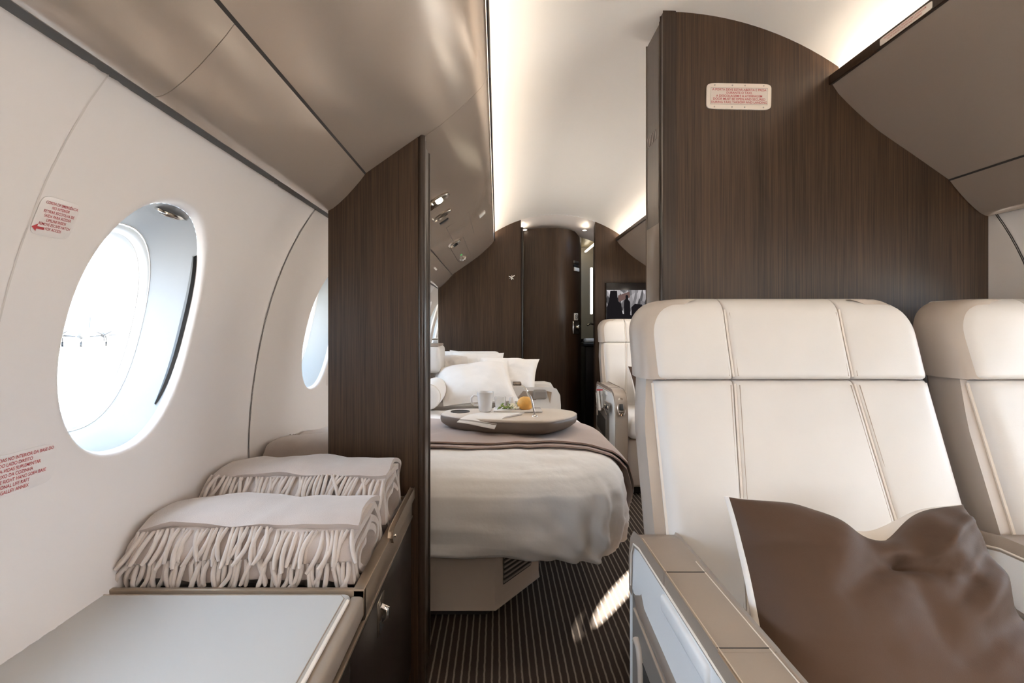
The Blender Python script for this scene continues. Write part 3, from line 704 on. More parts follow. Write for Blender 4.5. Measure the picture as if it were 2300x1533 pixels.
# strip placard on the dark trim of the right bin
c = Vector((XC+.4695, 1.095, E+.6845)); u = Vector((0, -1, 0)); v = Vector((0, 0, 1)); nr = Vector((-1, 0, 0))
pk = placard('bin_placard', c, u, v, nr, .140, .017, 'narrow white strip placard on the dark trim of the right bin', 'placard', d=.001, e=10)
lines(pk, ['FECHAR DURANTE A DESCOLAGEM E ATERRAGEM', 'CLOSE DURING TAKEOFF AND LANDING'], c, u, v, nr, .0058, .0065, 'red_faint', .0018, sx=.86)

# ------------------------------------------------------------------ sideboard with sunken blanket tray
sb = empty('sideboard', (-.45, .3, 0), 'low dark wood sideboard with white leather top along the left wall', 'cabinet')
XF = -.236; TZ = .522           # front face, top height
def wx(z): return XC-H(z-E)+.004
rbox('carcass', (-.52, YB+.05, .06), (XF, YL-.003, .475), 'wood_dark', sb, .004, 2)
rbox('plinth', (-.46, YB+.05, .0), (XF-.04, YL-.003, .06), 'black', sb, .004, 2)
for a, b in ((-1.2, -.62), (-.615, -.03), (-.025, .74), (.745, 1.270)):
    rbox('door', (XF-.004, a, .07), (XF+.010, b, .462), 'wood_dark', sb, .004, 2)
rbox('metal_line', (XF-.002, YB+.05, .466), (XF+.012, YL-.004, .472), 'champagne', sb, .002, 2)
# leather lid
lid = rbox('lid', (-.672, YB+.05, .480), (-.246, .819, TZ), 'lid_leather', sb, .010, 3)
rbox('lid_edge', (-.250, YB+.05, .478), (-.2262, .8235, TZ-.007), 'taupe_leather', lid, .007, 3)
tube('lid_stitching', [(-.2535, YB+.1, TZ-.0002), (-.2535, .800, TZ-.0002), (-.262, .810, TZ), (-.66, .810, TZ)], .0010, 'stitch', lid, n=5)
tube('lid_piping', [(-.2475, YB+.1, TZ-.0045), (-.2475, .80, TZ-.0045)], .0032, 'piping', lid, n=6)
# frame round the blanket tray
rbox('tray_frame', (-.675, .822, .470), (-.226, .832, TZ+.002), 'champagne', sb, .002, 2)
rbox('tray_frame', (-.246, .822, .470), (-.226, YL-.002, TZ+.003), 'champagne', sb, .002, 2)
rbox('tray_frame', (-.675, YL-.016, .470), (-.226, YL-.002, TZ), 'champagne', sb, .002, 2)
rbox('tray_floor', (-.665, .828, .462), (-.246, YL-.016, .472), 'wood_dark', sb, .001, 1)
rail = prism('hinged_rail', [(1.028, TZ-.010), (1.022, TZ+.002), (1.028, TZ+.014), (1.040, TZ+.018), (YL-.004, TZ+.022), (YL-.004, TZ-.004), (1.045, TZ-.012)], 0, -.232, -.220, 'champagne', sb, bevel=.002)
lathe('pivot_pin', [(.0042, 0), (.0038, .003), (0, .0035)], (-.2195, 1.036, TZ+.003), 'chrome', rail, n=12, R=basis(Vector((0, 1, 0)), Vector((0, 0, 1)), Vector((1, 0, 0))))
hd = rbox('handle', (XF+.008, .910, .385), (XF+.013, .958, .452), 'gunmetal', sb, .003, 2)
rbox('handle_recess', (XF+.0125, .916, .388), (XF+.0138, .952, .410), 'black', hd, .0004, 1)
tube('handle_knob', [(XF+.012, .934, .432), (XF+.022, .934, .428), (XF+.022, .934, .412), (XF+.014, .934, .402)], [.006, .007, .006, .004], 'chrome', hd, n=10)

# ------------------------------------------------------------------ fringed blankets
def cord_mesh(seed):
    r = random.Random(seed); L = .060*(.92+.16*r.random()); lean = r.uniform(-.012, .020); cur = r.uniform(-.010, .010)
    pts = []; rad = []
    for i in range(6):
        t = i/5; pts.append((-lean*t-cur*math.sin(math.pi*t), -.004*math.sin(math.pi*t)-.004*t, -L*t)); rad.append(.0043*(1 if 0 < i < 5 else .7))
    return tube_vf(pts, rad, 5)
cords = []
for k in range(9):
    vs, fs = cord_mesh(k); me = bpy.data.meshes.new('tassel'); me.from_pydata([tuple(v) for v in vs], [], fs)
    for f in me.polygons: f.use_smooth = True
    me.materials.append(M['tassel']); cords.append(me)
def blanket(y0, y1, zb, zt, x0, x1, label, seed, mark):
    yc, zc = (y0+y1)/2, (zb+zt)/2; A, B = (y1-y0)/2, (zt-zb)/2
    root = empty('throw_blanket', ((x0+x1)/2, yc, zb), label, 'blanket', 'folded fringed blankets in the sideboard tray')
    def sect(th, r):
        c, s_ = math.cos(th), math.sin(th); e = 3.0
        return Vector((0, yc+A*r*math.copysign(abs(c)**(2/e), c), zc+B*r*math.copysign(abs(s_)**(2/e), s_)))
    def ribbon(th0, th1, r0, r1, thick, name, nseg, parent=root, xa=x0, xb=x1, wob=.003):
        path = [sect(th0+(th1-th0)*i/nseg, r0+(r1-r0)*i/nseg) for i in range(nseg+1)]
        nx = 26; vs = []
        for i, p in enumerate(path):
            t = (path[min(i+1, nseg)]-path[max(i-1, 0)]).normalized(); nr = Vector((0, t.z, -t.y))
            for q in range(nx):
                fx = q/(nx-1); x = xa+(xb-xa)*fx
                dz = wob*noise1(x*14+i*.08, seed)-.014*max(0, fx-.55)**1.5-.020*max(0, .16-fx)*(p.z > zc)*3
                edge = .004*math.sin(i*.55+seed)*(1 if q in (0, nx-1) else 0)
                for dd in (-thick/2, thick/2): vs.append(Vector((x+edge, p.y, p.z+dz))+nr*dd)
        k = 2*nx; fs = []
        for i in range(nseg):
            for q in range(nx-1):
                a = i*k+2*q; fs += [(a, a+2, a+k+2, a+k), (a+1, a+k+1, a+k+3, a+3)]
            a = i*k; fs.append((a, a+k, a+k+1, a+1)); a = i*k+2*(nx-1); fs.append((a, a+1, a+k+1, a+k))
        for q in range(nx-1):
            fs.append((2*q, 2*q+1, 2*q+3, 2*q+2)); a = nseg*k+2*q; fs.append((a, a+2, a+3, a+1))
        return finish(name, vs, fs, 'blanket', parent, angle=70)
    ribbon(math.radians(190-900), math.radians(190), .36, .90, .013, 'folded_cloth', 90)
    ribbon(math.radians(-95), math.radians(127), .985, .99, .010, 'top_fold', 36, xb=x1-.002)
    # two rows of twisted fringe
    for row, (yy, zz, n_, sc) in enumerate(((y0+.026, zt-.013, 44, 1.0), (y0+.003, zb+.088, 44, .82))):
        for i in range(n_):
            x = x0+.004+(x1-x0-.008)*(i+.5)/n_+random.uniform(-.002, .002); fx = (x-x0)/(x1-x0)
            dz = .003*noise1(x*14+5, seed)-.014*max(0, fx-.55)**1.5-.03*max(0, .10-fx)
            o = bpy.data.objects.new('tassel', cords[random.randrange(9)]); COL.objects.link(o); o.parent = root
            o.location = Vector((x, yy, zz+dz))-WO[root.name]
            rx = math.radians(-26 if row == 0 else 4)+random.uniform(-.08, .08)
            o.rotation_euler = (rx, random.uniform(-.18, .10)+(.25 if fx < .1 else 0), random.uniform(-.4, .4)); o.scale = (1, 1, sc*random.uniform(.92, 1.08))
    if mark:
        pts = [Vector((x0+(x1-x0)*.80+a, y0+.085+b, zt-.004-.014*max(0, .8-.55)**1.5+.0008)) for a, b in ((0, 0), (.02, .012), (.034, .004), (.018, -.002), (.03, .014), (.045, .002))]
        tube('embroidered_mark', pts, .0009, 'linen', root, n=4)
    return root
blanket(.842, 1.055, .4745, .622, -.652, -.252, 'folded greige fringed blanket nearest the white leather top', 1, True)
blanket(1.062, 1.262, .4745, .648, -.650, -.250, 'folded greige fringed blanket at the back, against the dark partition', 2, False)

# ------------------------------------------------------------------ seats
def lean(z): return float(np.interp(z, [.40, .50, .60, .75, .866, .95, 1.03], [-.060, -.035, -.005, .045, .083, .108, .130]))
def back_patch(name, x0, x1, z0, z1, m, parent, O, rnd=(.022, .022, .022, .022), crown=.008, depth=.07, shear=0.0, tr=0.0, tl=0.0):
    """padded panel on the reclined back: edge radii left, right, bottom, top; shear moves the lower edges apart"""
    nu, nv = 22, 26; vs = []
    def roll(d, r): return 0 if d >= r or r <= 0 else r-math.sqrt(max(0, r*r-(r-d)**2))
    for i in range(nu):
        for j in range(nv):
            a = (1-math.cos(math.pi*i/(nu-1)))/2; b = (1-math.cos(math.pi*j/(nv-1)))/2
            z = z0+(z1-z0)*b
            xa, xb = x0+(shear[0]*(1-b) if shear else 0), x1+(shear[1]*(1-b) if shear else 0)
            dt = z1-z
            if tl: xa += roll(dt, tl)*1.0
            if tr: xb -= roll(dt, tr)*1.0
            x = xa+(xb-xa)*a
            y = lean(z)+roll(x-xa, rnd[0])+roll(xb-x, rnd[1])+roll(z-z0, rnd[2])+roll(dt, rnd[3])-crown*math.sin(math.pi*a)*math.sin(math.pi*b)
            vs.append(O+Vector((x, y, z)))
    fs = gridf(nu, nv)
    ring = [i*nv for i in range(nu)]+[(nu-1)*nv+j for j in range(1, nv)]+[i*nv+nv-1 for i in range(nu-2, -1, -1)]+[j for j in range(nv-2, 0, -1)]
    base = len(vs)
    for k in ring: vs.append(vs[k]+Vector((0, depth, 0)))
    L_ = len(ring)
    fs += [(ring[k], ring[(k+1) % L_], base+(k+1) % L_, base+k) for k in range(L_)]+[tuple(range(base, base+L_))]
    return finish(name, vs, fs, m, parent, angle=60)
def seat(name, O, label, group):
    O = Vector(O); root = empty(name, O, label, 'seat', group)
    W = .270
    # taupe shell behind the cushions
    secs = []
    for z in [.16+(.995-.16)*i/26 for i in range(27)]+[1.008, 1.016, 1.020]:
        t = max(0, (z-.90)/.12); sh = .004+.05*max(0, (z-.96)/.06)**2
        ex = .016*min(1, max(0, (.90-z)/.12)); wf, wb = W+.010-sh+ex, W-.004-sh+ex; y0 = lean(z)+.022; y1 = y0+.115-.03*max(0, (z-.94)/.08)
        wr_ = W-.012-sh; rr = [(-wf, y0), (-wf-.004, y0+.03), (-wf, y0+.07), (-wb+.012, y1-.012), (-wb+.05, y1), (wb-.06, y1), (wb-.026, y1-.012), (wr_, y0+.07), (wr_+.002, y0+.03), (wr_, y0)]
        secs.append([O+Vector((x, y, z)) for x, y in rr])
    loft('back_shell', secs, 'taupe_side', root, angle=50)
    # headrest sides, proud of the shell
    for sx in (-1, 1):
        secs = []
        for i in range(25):
            z = .869+(1.027-.869)*math.sin(math.pi/2*i/24); d_ = max(0, (z-.957)/.0705); sh = .070*(1-math.sqrt(max(0, 1-d_*d_))); y0 = lean(z)+.006
            w2 = (W+.018 if sx < 0 else W-.004)-sh; rr = [(w2-.012, y0), (w2-.002, y0+.012), (w2+.003, y0+.05), (w2, y0+.085), (w2-.008, y0+.095), (w2-.06, y0+.095), (w2-.06, y0)]
            secs.append([O+Vector((sx*x, y, z)) for x, y in rr])
        loft('headrest_wing', secs, 'taupe_side', root, angle=75)
    # ivory cushions: three on the headrest, three on the back
    hp = [(-W, -.117), (-.1145, .1145), (.117, W)]
    for k, (a, b) in enumerate(hp):
        back_patch('headrest_panel', a, b, .869, 1.030, 'white_leather', root, O, (.026 if k == 0 else .007, .026 if k == 2 else .007, .010, .034), .006, .07, (0, 0), tl=.075 if k == 0 else 0, tr=.075 if k == 2 else 0)
    bp_ = [(-W, -.117, (0, -.045)), (-.1145, .1145, (-.045, .032)), (.117, W, (.032, 0))]
    for k, (a, b, sh) in enumerate(bp_):
        back_patch('back_panel', a, b, .40, .8665, 'white_leather', root, O, (.028 if k == 0 else .006, .028 if k == 2 else .006, .01, .012), .006, .06, sh)
    def strip(xf_, z0, z1, off, m, r, nm):
        pts = [O+Vector((xf_((z1-z)/(z1-z0)), lean(z)+off, z)) for z in [z0+(z1-z0)*i/18 for i in range(19)]]; tube(nm, pts, r, m, root, n=5)
    for sx in (-1, 1):
        strip(lambda t: sx*.1157, .874, 1.006, .0025, 'piping', .0026, 'seam_piping')
        strip(lambda t: sx*(.1157+(.045 if sx < 0 else .032)*t*.955), .42, .861, .0015, 'piping', .0026, 'seam_piping')
        for dd in (-.0085, .0085):
            strip(lambda t: sx*.1157+dd, .876, 1.000, .0005, 'stitch', .0008, 'stitching')
            strip(lambda t: sx*(.1157+(.045 if sx < 0 else .032)*t*.955)+dd, .42, .859, .0000, 'stitch', .0008, 'stitching')
        strip(lambda t: sx*(W-.001), .42, .860, .021, 'piping', .0034, 'edge_piping')
        strip(lambda t: sx*(W-.001-.0*(t)), .874, .955, .021, 'piping', .0030, 'edge_piping')
        strip(lambda t: sx*(W-.0155), .42, .858, .0055, 'stitch', .0008, 'stitching')
    # seat cushion and base
    rbox('seat_cushion', O+Vector((-.255, -.50, .33)), O+Vector((.255, .02, .462)), 'white_leather', root, .04, 4)
    rbox('seat_base', O+Vector((-.25, -.46, .05)), O+Vector((.17, .14, .335)), 'taupe_side', root, .02, 3)
    rbox('floor_track', O+Vector((-.2, -.40, 0)), O+Vector((.2, .12, .055)), 'seam', root, .005, 2)
    # armrest: white outer side, taupe top in three pads
    xo, xi = -.330, -.262
    side = [(.030, .06), (.034, .50), (.030, .562), (.016, .586), (-.02, .593), (-.40, .593), (-.447, .574), (-.476, .535), (-.488, .47), (-.490, .06)]
    arm = prism('armrest', side, 0, O.x+xo, O.x+xi, 'arm_leather', root, bevel=.008, xf=lambda v: v+Vector((0, O.y, O.z)))
    def pad(pts, nm='armrest_pad', m='taupe_leather', xa=xo-.001, xb=xi+.002, bev=.005):
        return prism(nm, pts, 0, O.x+xa, O.x+xb, m, arm, bevel=bev, xf=lambda v: v+Vector((0, O.y, O.z)))
    pad([(.038, .49), (.040, .545), (.030, .582), (.010, .601), (-.02, .606), (-.1375, .6056), (-.1375, .590), (-.02, .590), (.013, .583), (.027, .560), (.031, .49)], bev=.006)
    pad([(-.1280, .606), (-.3095, .606), (-.3095, .5895), (-.1280, .5895)], xa=xo-.0004, xb=xi+.0014, bev=.006)
    pad([(-.2965, .6055), (-.40, .6055), (-.452, .588), (-.482, .548), (-.496, .48), (-.499, .08), (-.488, .08), (-.485, .47), (-.474, .533), (-.446, .571), (-.40, .590), (-.2965, .590)])
    for yy in (-.1325, -.303): tube('pad_seam', [O+Vector((xo+.004, yy, .6061)), O+Vector((xi-.003, yy, .6061))], .0009, 'seam', arm, n=5)
    for xx, mm, rr in ((xo-.0005, 'piping', .0022),):
        tube('armrest_piping', [O+Vector((xx, y, z)) for y, z in ((.031, .50), (.028, .560), (.014, .582), (-.02, .589), (-.13, .589), (-.40, .589), (-.446, .571), (-.474, .533), (-.486, .47), (-.489, .2))], rr, mm, arm, n=6)
    tube('armrest_stitching', [O+Vector((xo+.006, y, z)) for y, z in ((.030, .590), (-.02, .6062), (-.13, .6062), (-.30, .6062), (-.40, .6062))], .0009, 'stitch_pale', arm, n=5)
    tube('armrest_stitching', [O+Vector((xi-.004, y, z)) for y, z in ((-.10, .6062), (-.30, .6062), (-.40, .6062))], .0009, 'stitch_pale', arm, n=5)
    # side flap below the middle pad
    rbox('side_flap', O+Vector((xo-.006, -.296, .555)), O+Vector((xo+.01, -.140, .580)), 'arm_leather', arm, .005, 3)
    # outer pocket
    pk = prism('side_pocket', [(-.030, .515), (-.045, .500), (-.30, .470), (-.34, .45), (-.34, .14), (-.030, .14)], 0, O.x+xo-.014, O.x+xo+.002, 'grey_leather', arm, bevel=.004, xf=lambda v: v+Vector((0, O.y, O.z)))
    prism('pocket_opening', [(-.062, .440), (-.30, .412), (-.30, .30), (-.062, .33)], 0, O.x+xo-.0152, O.x+xo-.0142, 'seam', pk, xf=lambda v: v+Vector((0, O.y, O.z)))
    tube('pocket_piping', [O+Vector((xo-.0145, y, z)) for y, z in ((-.040, .498), (-.30, .466), (-.335, .445))], .003, 'taupe_leather', pk, n=6)
    tube('pocket_strap', [O+Vector((xo-.016, y, z)) for y, z in ((-.052, .452), (-.060, .458), (-.072, .452), (-.082, .43), (-.085, .40))], .006, 'taupe_side', pk, n=8)
    # chrome oval control on the front of the armrest
    c = O+Vector(((xo+xi)/2, -.478, .515)); nr = Vector((0, -.94, .34)).normalized(); uu = Vector((1, 0, 0)); vv = nr.cross(uu)*-1
    vs = []
    for sc, d in ((1, 0), (1, .010), (.82, .013), (.72, .006)):
        for x, y in sell(.024*sc, .052*sc, 28, 2.6): vs.append(c+uu*x+vv*y+nr*d)
    cc = finish('control_bezel', vs, gridf(4, 28, cv=True), 'chrome', arm)
    finish('control_recess', [c+uu*x+vv*y+nr*.007 for x, y in sell(.018, .040, 24, 2.6)], [tuple(range(24))], 'gunmetal', cc)
    vs, fs = rbox_vf((-.012, -.018, .006), (.012, .02, .014), .004, 2); finish('control_button', [c+uu*q.x+vv*q.y+nr*q.z for q in vs], fs, 'black', cc)
    return root
G_SEAT = 'ivory leather seats'
seat('cabin_seat', (.575, .852, 0), 'ivory leather seat in the foreground with the large brown cushion', G_SEAT)
seat('cabin_seat', (1.196, .852, 0), 'ivory leather seat cut off by the right edge of the picture', G_SEAT)
seat('cabin_seat', (1.000, 3.235, 0), 'small far ivory leather seat under the wall screen', G_SEAT)

# ------------------------------------------------------------------ cushions and pillows
def bil(C, a, b):
    TL, TR, BL, BR = C; return BL*(1-a)*(1-b)+BR*a*(1-b)+TL*(1-a)*b+TR*a*b
CREASES = [((.10, .62), (-.45, .15), .10, -.008), ((.12, .60), (.55, .30), .09, -.009), ((.10, .55), (.12, -.10), .12, -.006), ((.85, .80), (.35, .55), .08, .009), ((.90, .55), (.40, .20), .10, -.008), ((.95, .10), (.20, -.25), .12, -.008), ((-.95, .55), (-.50, .50), .08, -.005), ((-.9, -.1), (-.3, -.2), .12, -.005), ((.9, -.35), (.1, -.6), .12, .006), ((.95, .35), (.5, .05), .08, .006)]
def pillow_sheet(name, C, t, m, parent, sign, n_=30, chop=0.0, wr=.0, seed=0, flange=0.0, pinch=.07, nrm=None, piping=None):
    C = [Vector(c) for c in C]; N = nrm or ((C[1]-C[0]).cross(C[0]-C[2])).normalized()
    up = ((C[0]+C[1])-(C[2]+C[3])).normalized(); vs = []; border = []
    for i in range(n_+1):
        for j in range(n_+1):
            u, v = -1+2*i/n_, -1+2*j/n_
            uu = u*(1-pinch*(1-v*v)*abs(u)); vv = v*(1-pinch*(1-u*u)*abs(v))
            p = bil(C, (uu+1)/2, (vv+1)/2)
            fu, fv = min(1, abs(u)/(1-flange)), min(1, abs(v)/(1-flange))
            th = t/2*max(0, (1-fu**2.6)*(1-fv**2.6))**.5
            k = math.exp(-((u-.10)/.34)**2)*max(0, (v+.6)/1.6)**1.6
            p = p-up*(chop*k)
            w_ = wr*fbm(u*1.6+seed, v*1.6, seed*.7, 1.0)*(th/(t/2)+.15)
            if chop: w_ += -.35*chop*k*(1-abs(v))+.010*math.sin(9*u*(1+v)-3*v+seed)*math.exp(-((u-.1)/.7)**2)*max(0, v)*(1-v*v)**.5
            if chop:
                for (ua, va), (ub, vb), wd, am in CREASES:
                    du, dv = ub-ua, vb-va; L2 = du*du+dv*dv; q = max(0, min(1, ((u-ua)*du+(v-va)*dv)/L2)); dd = math.hypot(u-ua-q*du, v-va-q*dv)
                    w_ += 1.7*am*math.exp(-(dd/(wd*.8))**2)*(1-.6*q)*(th/(t/2))**.5
            p = p+N*(sign*(th+w_)+.0006*sign)
            vs.append(p)
            if i in (0, n_) or j in (0, n_): border.append(p)
    return finish(name, vs, gridf(n_+1, n_+1), m, parent, angle=120), vs
def cushion(C, label, seed, chop, t=.12):
    C = [Vector(c) for c in C]; mid = sum(C, Vector())/4
    root = empty('brown_cushion', (mid.x, mid.y, min(c.z for c in C)), label, 'cushion', 'brown cushions on the seats')
    N = ((C[1]-C[0]).cross(C[0]-C[2])).normalized()
    if N.y > 0: N = -N
    n_ = 64
    _, vs = pillow_sheet('front_cover', C, t, 'brown_cloth', root, 1, n_, chop, .005, seed, nrm=N)
    _, vb = pillow_sheet('back_cover', [c-N*.012 for c in C], t*.9, 'cushion_back', root, -1, n_, chop*.55, .006, seed+3, nrm=N)
    idx = [i*(n_+1) for i in range(n_+1)]+[n_*(n_+1)+j for j in range(1, n_+1)]+[i*(n_+1)+n_ for i in range(n_-1, -1, -1)]+[j for j in range(n_-1, 0, -1)]
    L_ = len(idx); sv = [vs[k] for k in idx]+[(vs[k]+vb[k])/2+(vs[k]-mid).normalized()*.006 for k in idx]+[vb[k] for k in idx]
    finish('gusset', sv, [(r*L_+k, r*L_+(k+1) % L_, (r+1)*L_+(k+1) % L_, (r+1)*L_+k) for r in (0, 1) for k in range(L_)], 'cushion_back', root, angle=120)
    return root
cushion([(.352, .735, .712), (.708, .735, .700), (.292, .500, .472), (.652, .500, .468)], 'large brown cushion with cream edge on the foreground ivory seat', 2, .052, .13)
cc0 = Vector((1.0, 3.1, 0))
cushion([(.86, 3.18, .715), (1.21, 3.20, .71), (.87, 3.02, .475), (1.22, 3.02, .475)], 'small brown cushion on the far ivory seat', 5, .02, .10)

# ------------------------------------------------------------------ bed
bed = empty('bed', (-.1, 2.3, 0), 'single bed made up in white behind the dark partition', 'bed')
BX0, BX1 = -.46, -.008
base_poly = [(BX0, 1.60), (BX1, 1.60), (.155, 1.815), (.155, 2.75), (BX0, 2.75)]
prism('bed_base', base_poly, 2, .035, .40, 'base_panel', bed, bevel=.004)
prism('toe_kick', [(BX0, 1.635), (BX1-.03, 1.635), (.115, 1.83), (.115, 2.7), (BX0, 2.7)], 2, 0, .036, 'seam', bed)
d = Vector((.163, .215, 0)).normalized(); nn = Vector((d.y, -d.x, 0))
g0 = Vector((BX1, 1.60, 0))+d*.045
gr = finish('vent_grille', [g0+d*a+Vector((0, 0, z))+nn*.001 for a, z in ((0, .10), (.17, .10), (.17, .36), (0, .36))], [(0, 1, 2, 3)], 'seam', bed, smooth=False)
for i in range(15):
    z = .106+.0165*i; vs, fs = rbox_vf((0, 0, 0), (.17, .006, .009), .002, 1); finish('slat', [g0+d*q.x+nn*(q.y)+Vector((0, 0, z+q.z)) for q in vs], fs, 'grille', gr)
rbox('mattress', (-.62, 1.66, .39), (.20, 3.30, .49), 'linen', bed, .05, 4)
# duvet
DCX, DCY, DA, DB, DN = -.105, 2.175, .590, .665, 4.6
PR = [(0, .520), (.4, .521), (.62, .519), (.76, .512), (.86, .498), (.92, .480), (.96, .456), (.985, .435), (1.0, .39), (1.0, .34), (.992, .295), (.98, .258), (.962, .240), (.93, .245), (.90, .262)]
def dprof(s_): return float(np.interp(s_, [p[0] for p in PR[:9]], [p[1] for p in PR[:9]]))
N = 220; vs = []; steps = []
for a, b in zip(PR[:-1], PR[1:]):
    k = 9 if a[0] < .4 else (6 if a[0] < .8 else 4)
    for q in range(k): steps.append((a[0]+(b[0]-a[0])*q/k, a[1]+(b[1]-a[1])*q/k))
steps.append(PR[-1]); nb = len(steps)
for js, (sc, z) in enumerate(steps):
    drop = max(0, min(1, (.505-z)/.25)) if js > nb*.3 else 0
    drop = drop*drop*(3-2*drop)
    for k in range(N):
        th = 2*math.pi*k/N; c, s_ = math.cos(th), math.sin(th)
        ex = 2/DN; x = math.copysign(abs(c)**ex, c); y = math.copysign(abs(s_)**ex, s_)
        P = Vector((DCX+DA*sc*x, DCY+DB*sc*y, z))
        out = Vector((c, s_, 0))
        cw = math.exp(-((th-math.radians(312))/.55)**2)               # pleats gather at the foot corner by the aisle
        per = (DA*x+DB*y)*8
        pl = .0
        pl += drop*(1-.5*drop)*(.005+.022*cw)*math.sin(24*th+3*fbm(c*2, s_*2, z*3))
        pl += drop*.016*fbm(P.x*5, P.y*5, P.z*6)
        top = (1-drop)*(.010*fbm(P.x*3, P.y*3, 1.3)+.005*fbm(P.x*9, P.y*9, 4.1))*min(1, (1.02-sc)*4+.3)
        fold = .006*drop*(1-abs(2*drop-1))*math.sin(18*(P.x-.8*P.z)+6*fbm(P.x*2, P.y*2, 7.7))
        rdg = .45-2.4*abs(fbm(P.x*4.2+.6*P.z*5, P.y*4.2, P.z*3.2+5.5)); fold += drop*(1-.35*drop)*(.012+.016*cw)*rdg; rd2 = .45-2.4*abs(fbm(P.x*9+P.z*9, P.y*9, P.z*5+1.5)); fold += drop*.012*rd2
        P = P+out*(pl+fold)+Vector((0, 0, top-.040*cw*drop))
        P.x = max(P.x, -.655)
        vs.append(P)
du = finish('duvet', vs, gridf(len(steps), N, cv=True), 'linen', bed, angle=180)
# taupe throw folded across the bed
def bedtop(x, y):
    s_ = (abs((x-DCX)/DA)**DN+abs((y-DCY)/DB)**DN)**(1/DN); return s_
tb = []
def throw_layer(y0, y1, lift, xe, name, parent):
    nx, ny = 60, 14; vs = []
    for j in range(ny):
        y = y0+(y1-y0)*j/(ny-1)
        xr = DCX+DA*(1-abs((y-DCY)/DB)**DN)**(1/DN)
        for i in range(nx):
            t = i/(nx-1); x = -.60+(xr-.001+.60)*min(1, t/.82)
            if t <= .82:
                z = dprof(min(1, bedtop(x, y)))+lift+(.010*fbm(x*3, y*3, 1.3)+.005*fbm(x*9, y*9, 4.1))*min(1, (1.02-bedtop(x, y))*4+.3); xx = x+(lift+.004)*max(0, (bedtop(x, y)-.85)/.15)
                z += .002*math.sin(x*14+y*20)
            else:
                q = (t-.82)/.18; z = .39+lift-.10*q; xx = xr+lift+.006+.006*math.sin(q*4)
            edge = (.013*math.sin(x*7+1)+.006*math.sin(x*17)) if j in (0,) else 0
            vs.append(Vector((xx, y+edge*.6, z)))
    # closed edge so the fold has thickness
    base = len(vs)
    for k in range(base): vs.append(vs[k]-Vector((0, -.001, .007)))
    fs = gridf(ny, nx)+gridf(ny, nx, off=base)
    ring = list(range(nx))+[j*nx+nx-1 for j in range(1, ny)]+[(ny-1)*nx+i for i in range(nx-2, -1, -1)]+[j*nx for j in range(ny-2, 0, -1)]
    L_ = len(ring); fs += [(ring[k], ring[(k+1) % L_], base+ring[(k+1) % L_], base+ring[k]) for k in range(L_)]
    return finish(name, vs, fs, 'throw', parent, angle=50)
tr = empty('bed_throw', (-.1, 2.0, .55), 'taupe throw folded across the foot of the white bed', 'throw')
throw_layer(1.800, 2.25, .013, .5, 'lower_layer', tr); throw_layer(1.825, 2.24, .024, .5, 'upper_layer', tr)

# head of the bed: seat back, side cushion, bolster, armrest
rbox('head_cushion', (-.50, 3.30, .45), (.02, 3.45, .802), 'linen', bed, .035, 4)
sc_ = rbox('side_cushion', (-.605, 2.83, .70), (-.335, 3.12, .862), 'white_leather', bed, .03, 4)
rbox('side_cushion_top', (-.60, 2.84, .855), (-.345, 3.11, .870), 'taupe_leather', sc_, .006, 2)
rbox('side_ledge', (-.64, 2.60, .40), (-.40, 3.74, .70), 'taupe_side', bed, .02, 3)
c = Vector((-.355, 2.45, .615)); secs = []
bo = empty('bolster', (-.355, 2.65, .575), 'round white bolster lying by the dark partition on the bed', 'bolster')
vs, fs = lathe_vf([(.0, 0), (.035, .0), (.052, .006), (.063, .022), (.067, .06), (.067, .34), (.060, .38), (.0, .385)], (0, 0, 0), 32)
finish('bolster_body', [c+Vector((q.x, q.z, q.y)) for q in vs], fs, 'linen', bo, angle=60)
tube('bolster_piping', [c+Vector((.0645*math.cos(a), .026, .0645*math.sin(a))) for a in [2*math.pi*k/40 for k in range(40)]], .0022, 'piping', bo, n=5, closed=True)
def pillow(C, t, label, m='linen', seed=0, flange=.09, wr=.012, pinch=.08):
    C = [Vector(c) for c in C]; mid = sum(C, Vector())/4
    root = empty('bed_pillow', (mid.x, mid.y, min(q.z for q in C)), label, 'pillow', 'white pillows at the head of the bed')
    N = ((C[1]-C[0]).cross(C[0]-C[2])).normalized()
    if N.y > 0: N = -N
    pillow_sheet('front_side', C, t, m, root, 1, 28, 0, wr, seed, flange, pinch, N); pillow_sheet('back_side', C, t, m, root, -1, 28, 0, wr, seed+9, flange, pinch, N)
    return root
pillow([at(966, 828, 2.93), at(1140, 806, 2.96), at(996, 912, 2.66), at(1166, 900, 2.70)], .15, 'front white pillow leaning left of centre on the bed', seed=1)
pillow([at(1070, 798, 3.10), at(1212, 806, 3.02), at(1082, 896, 2.84), at(1202, 884, 2.84)], .13, 'white pillow with a pointed corner at the right of the pillow pile', seed=4)
pillow([at(984, 800, 3.20), at(1052, 800, 3.20), at(984, 856, 3.05), at(1052, 856, 3.05)], .12, 'small white pillow, darkened in colour for shade, tucked behind the front pillow', 'linen_shade', seed=6, flange=.02)
pillow([at(1010, 786, 3.27), at(1132, 792, 3.27), at(1012, 870, 3.12), at(1135, 870, 3.12)], .10, 'rearmost white pillow against the head of the bed', seed=8)
prof = [(.08, .42), (.08, .60), (.12, .612), (.30, .614), (.335, .605), (.352, .575), (.356, .52), (.356, .42)]
ar = prism('armrest', prof, 1, 2.80, 3.10, 'white_leather', bed, bevel=.012)
prism('armrest_inset', [(.115, .56), (.15, .603), (.165, .603), (.18, .56)], 1, 2.796, 2.801, 'taupe_leather', ar)
prism('armrest_inset', [(.19, .55), (.175, .603), (.22, .603), (.225, .55)], 1, 2.796, 2.801, 'taupe_leather', ar)
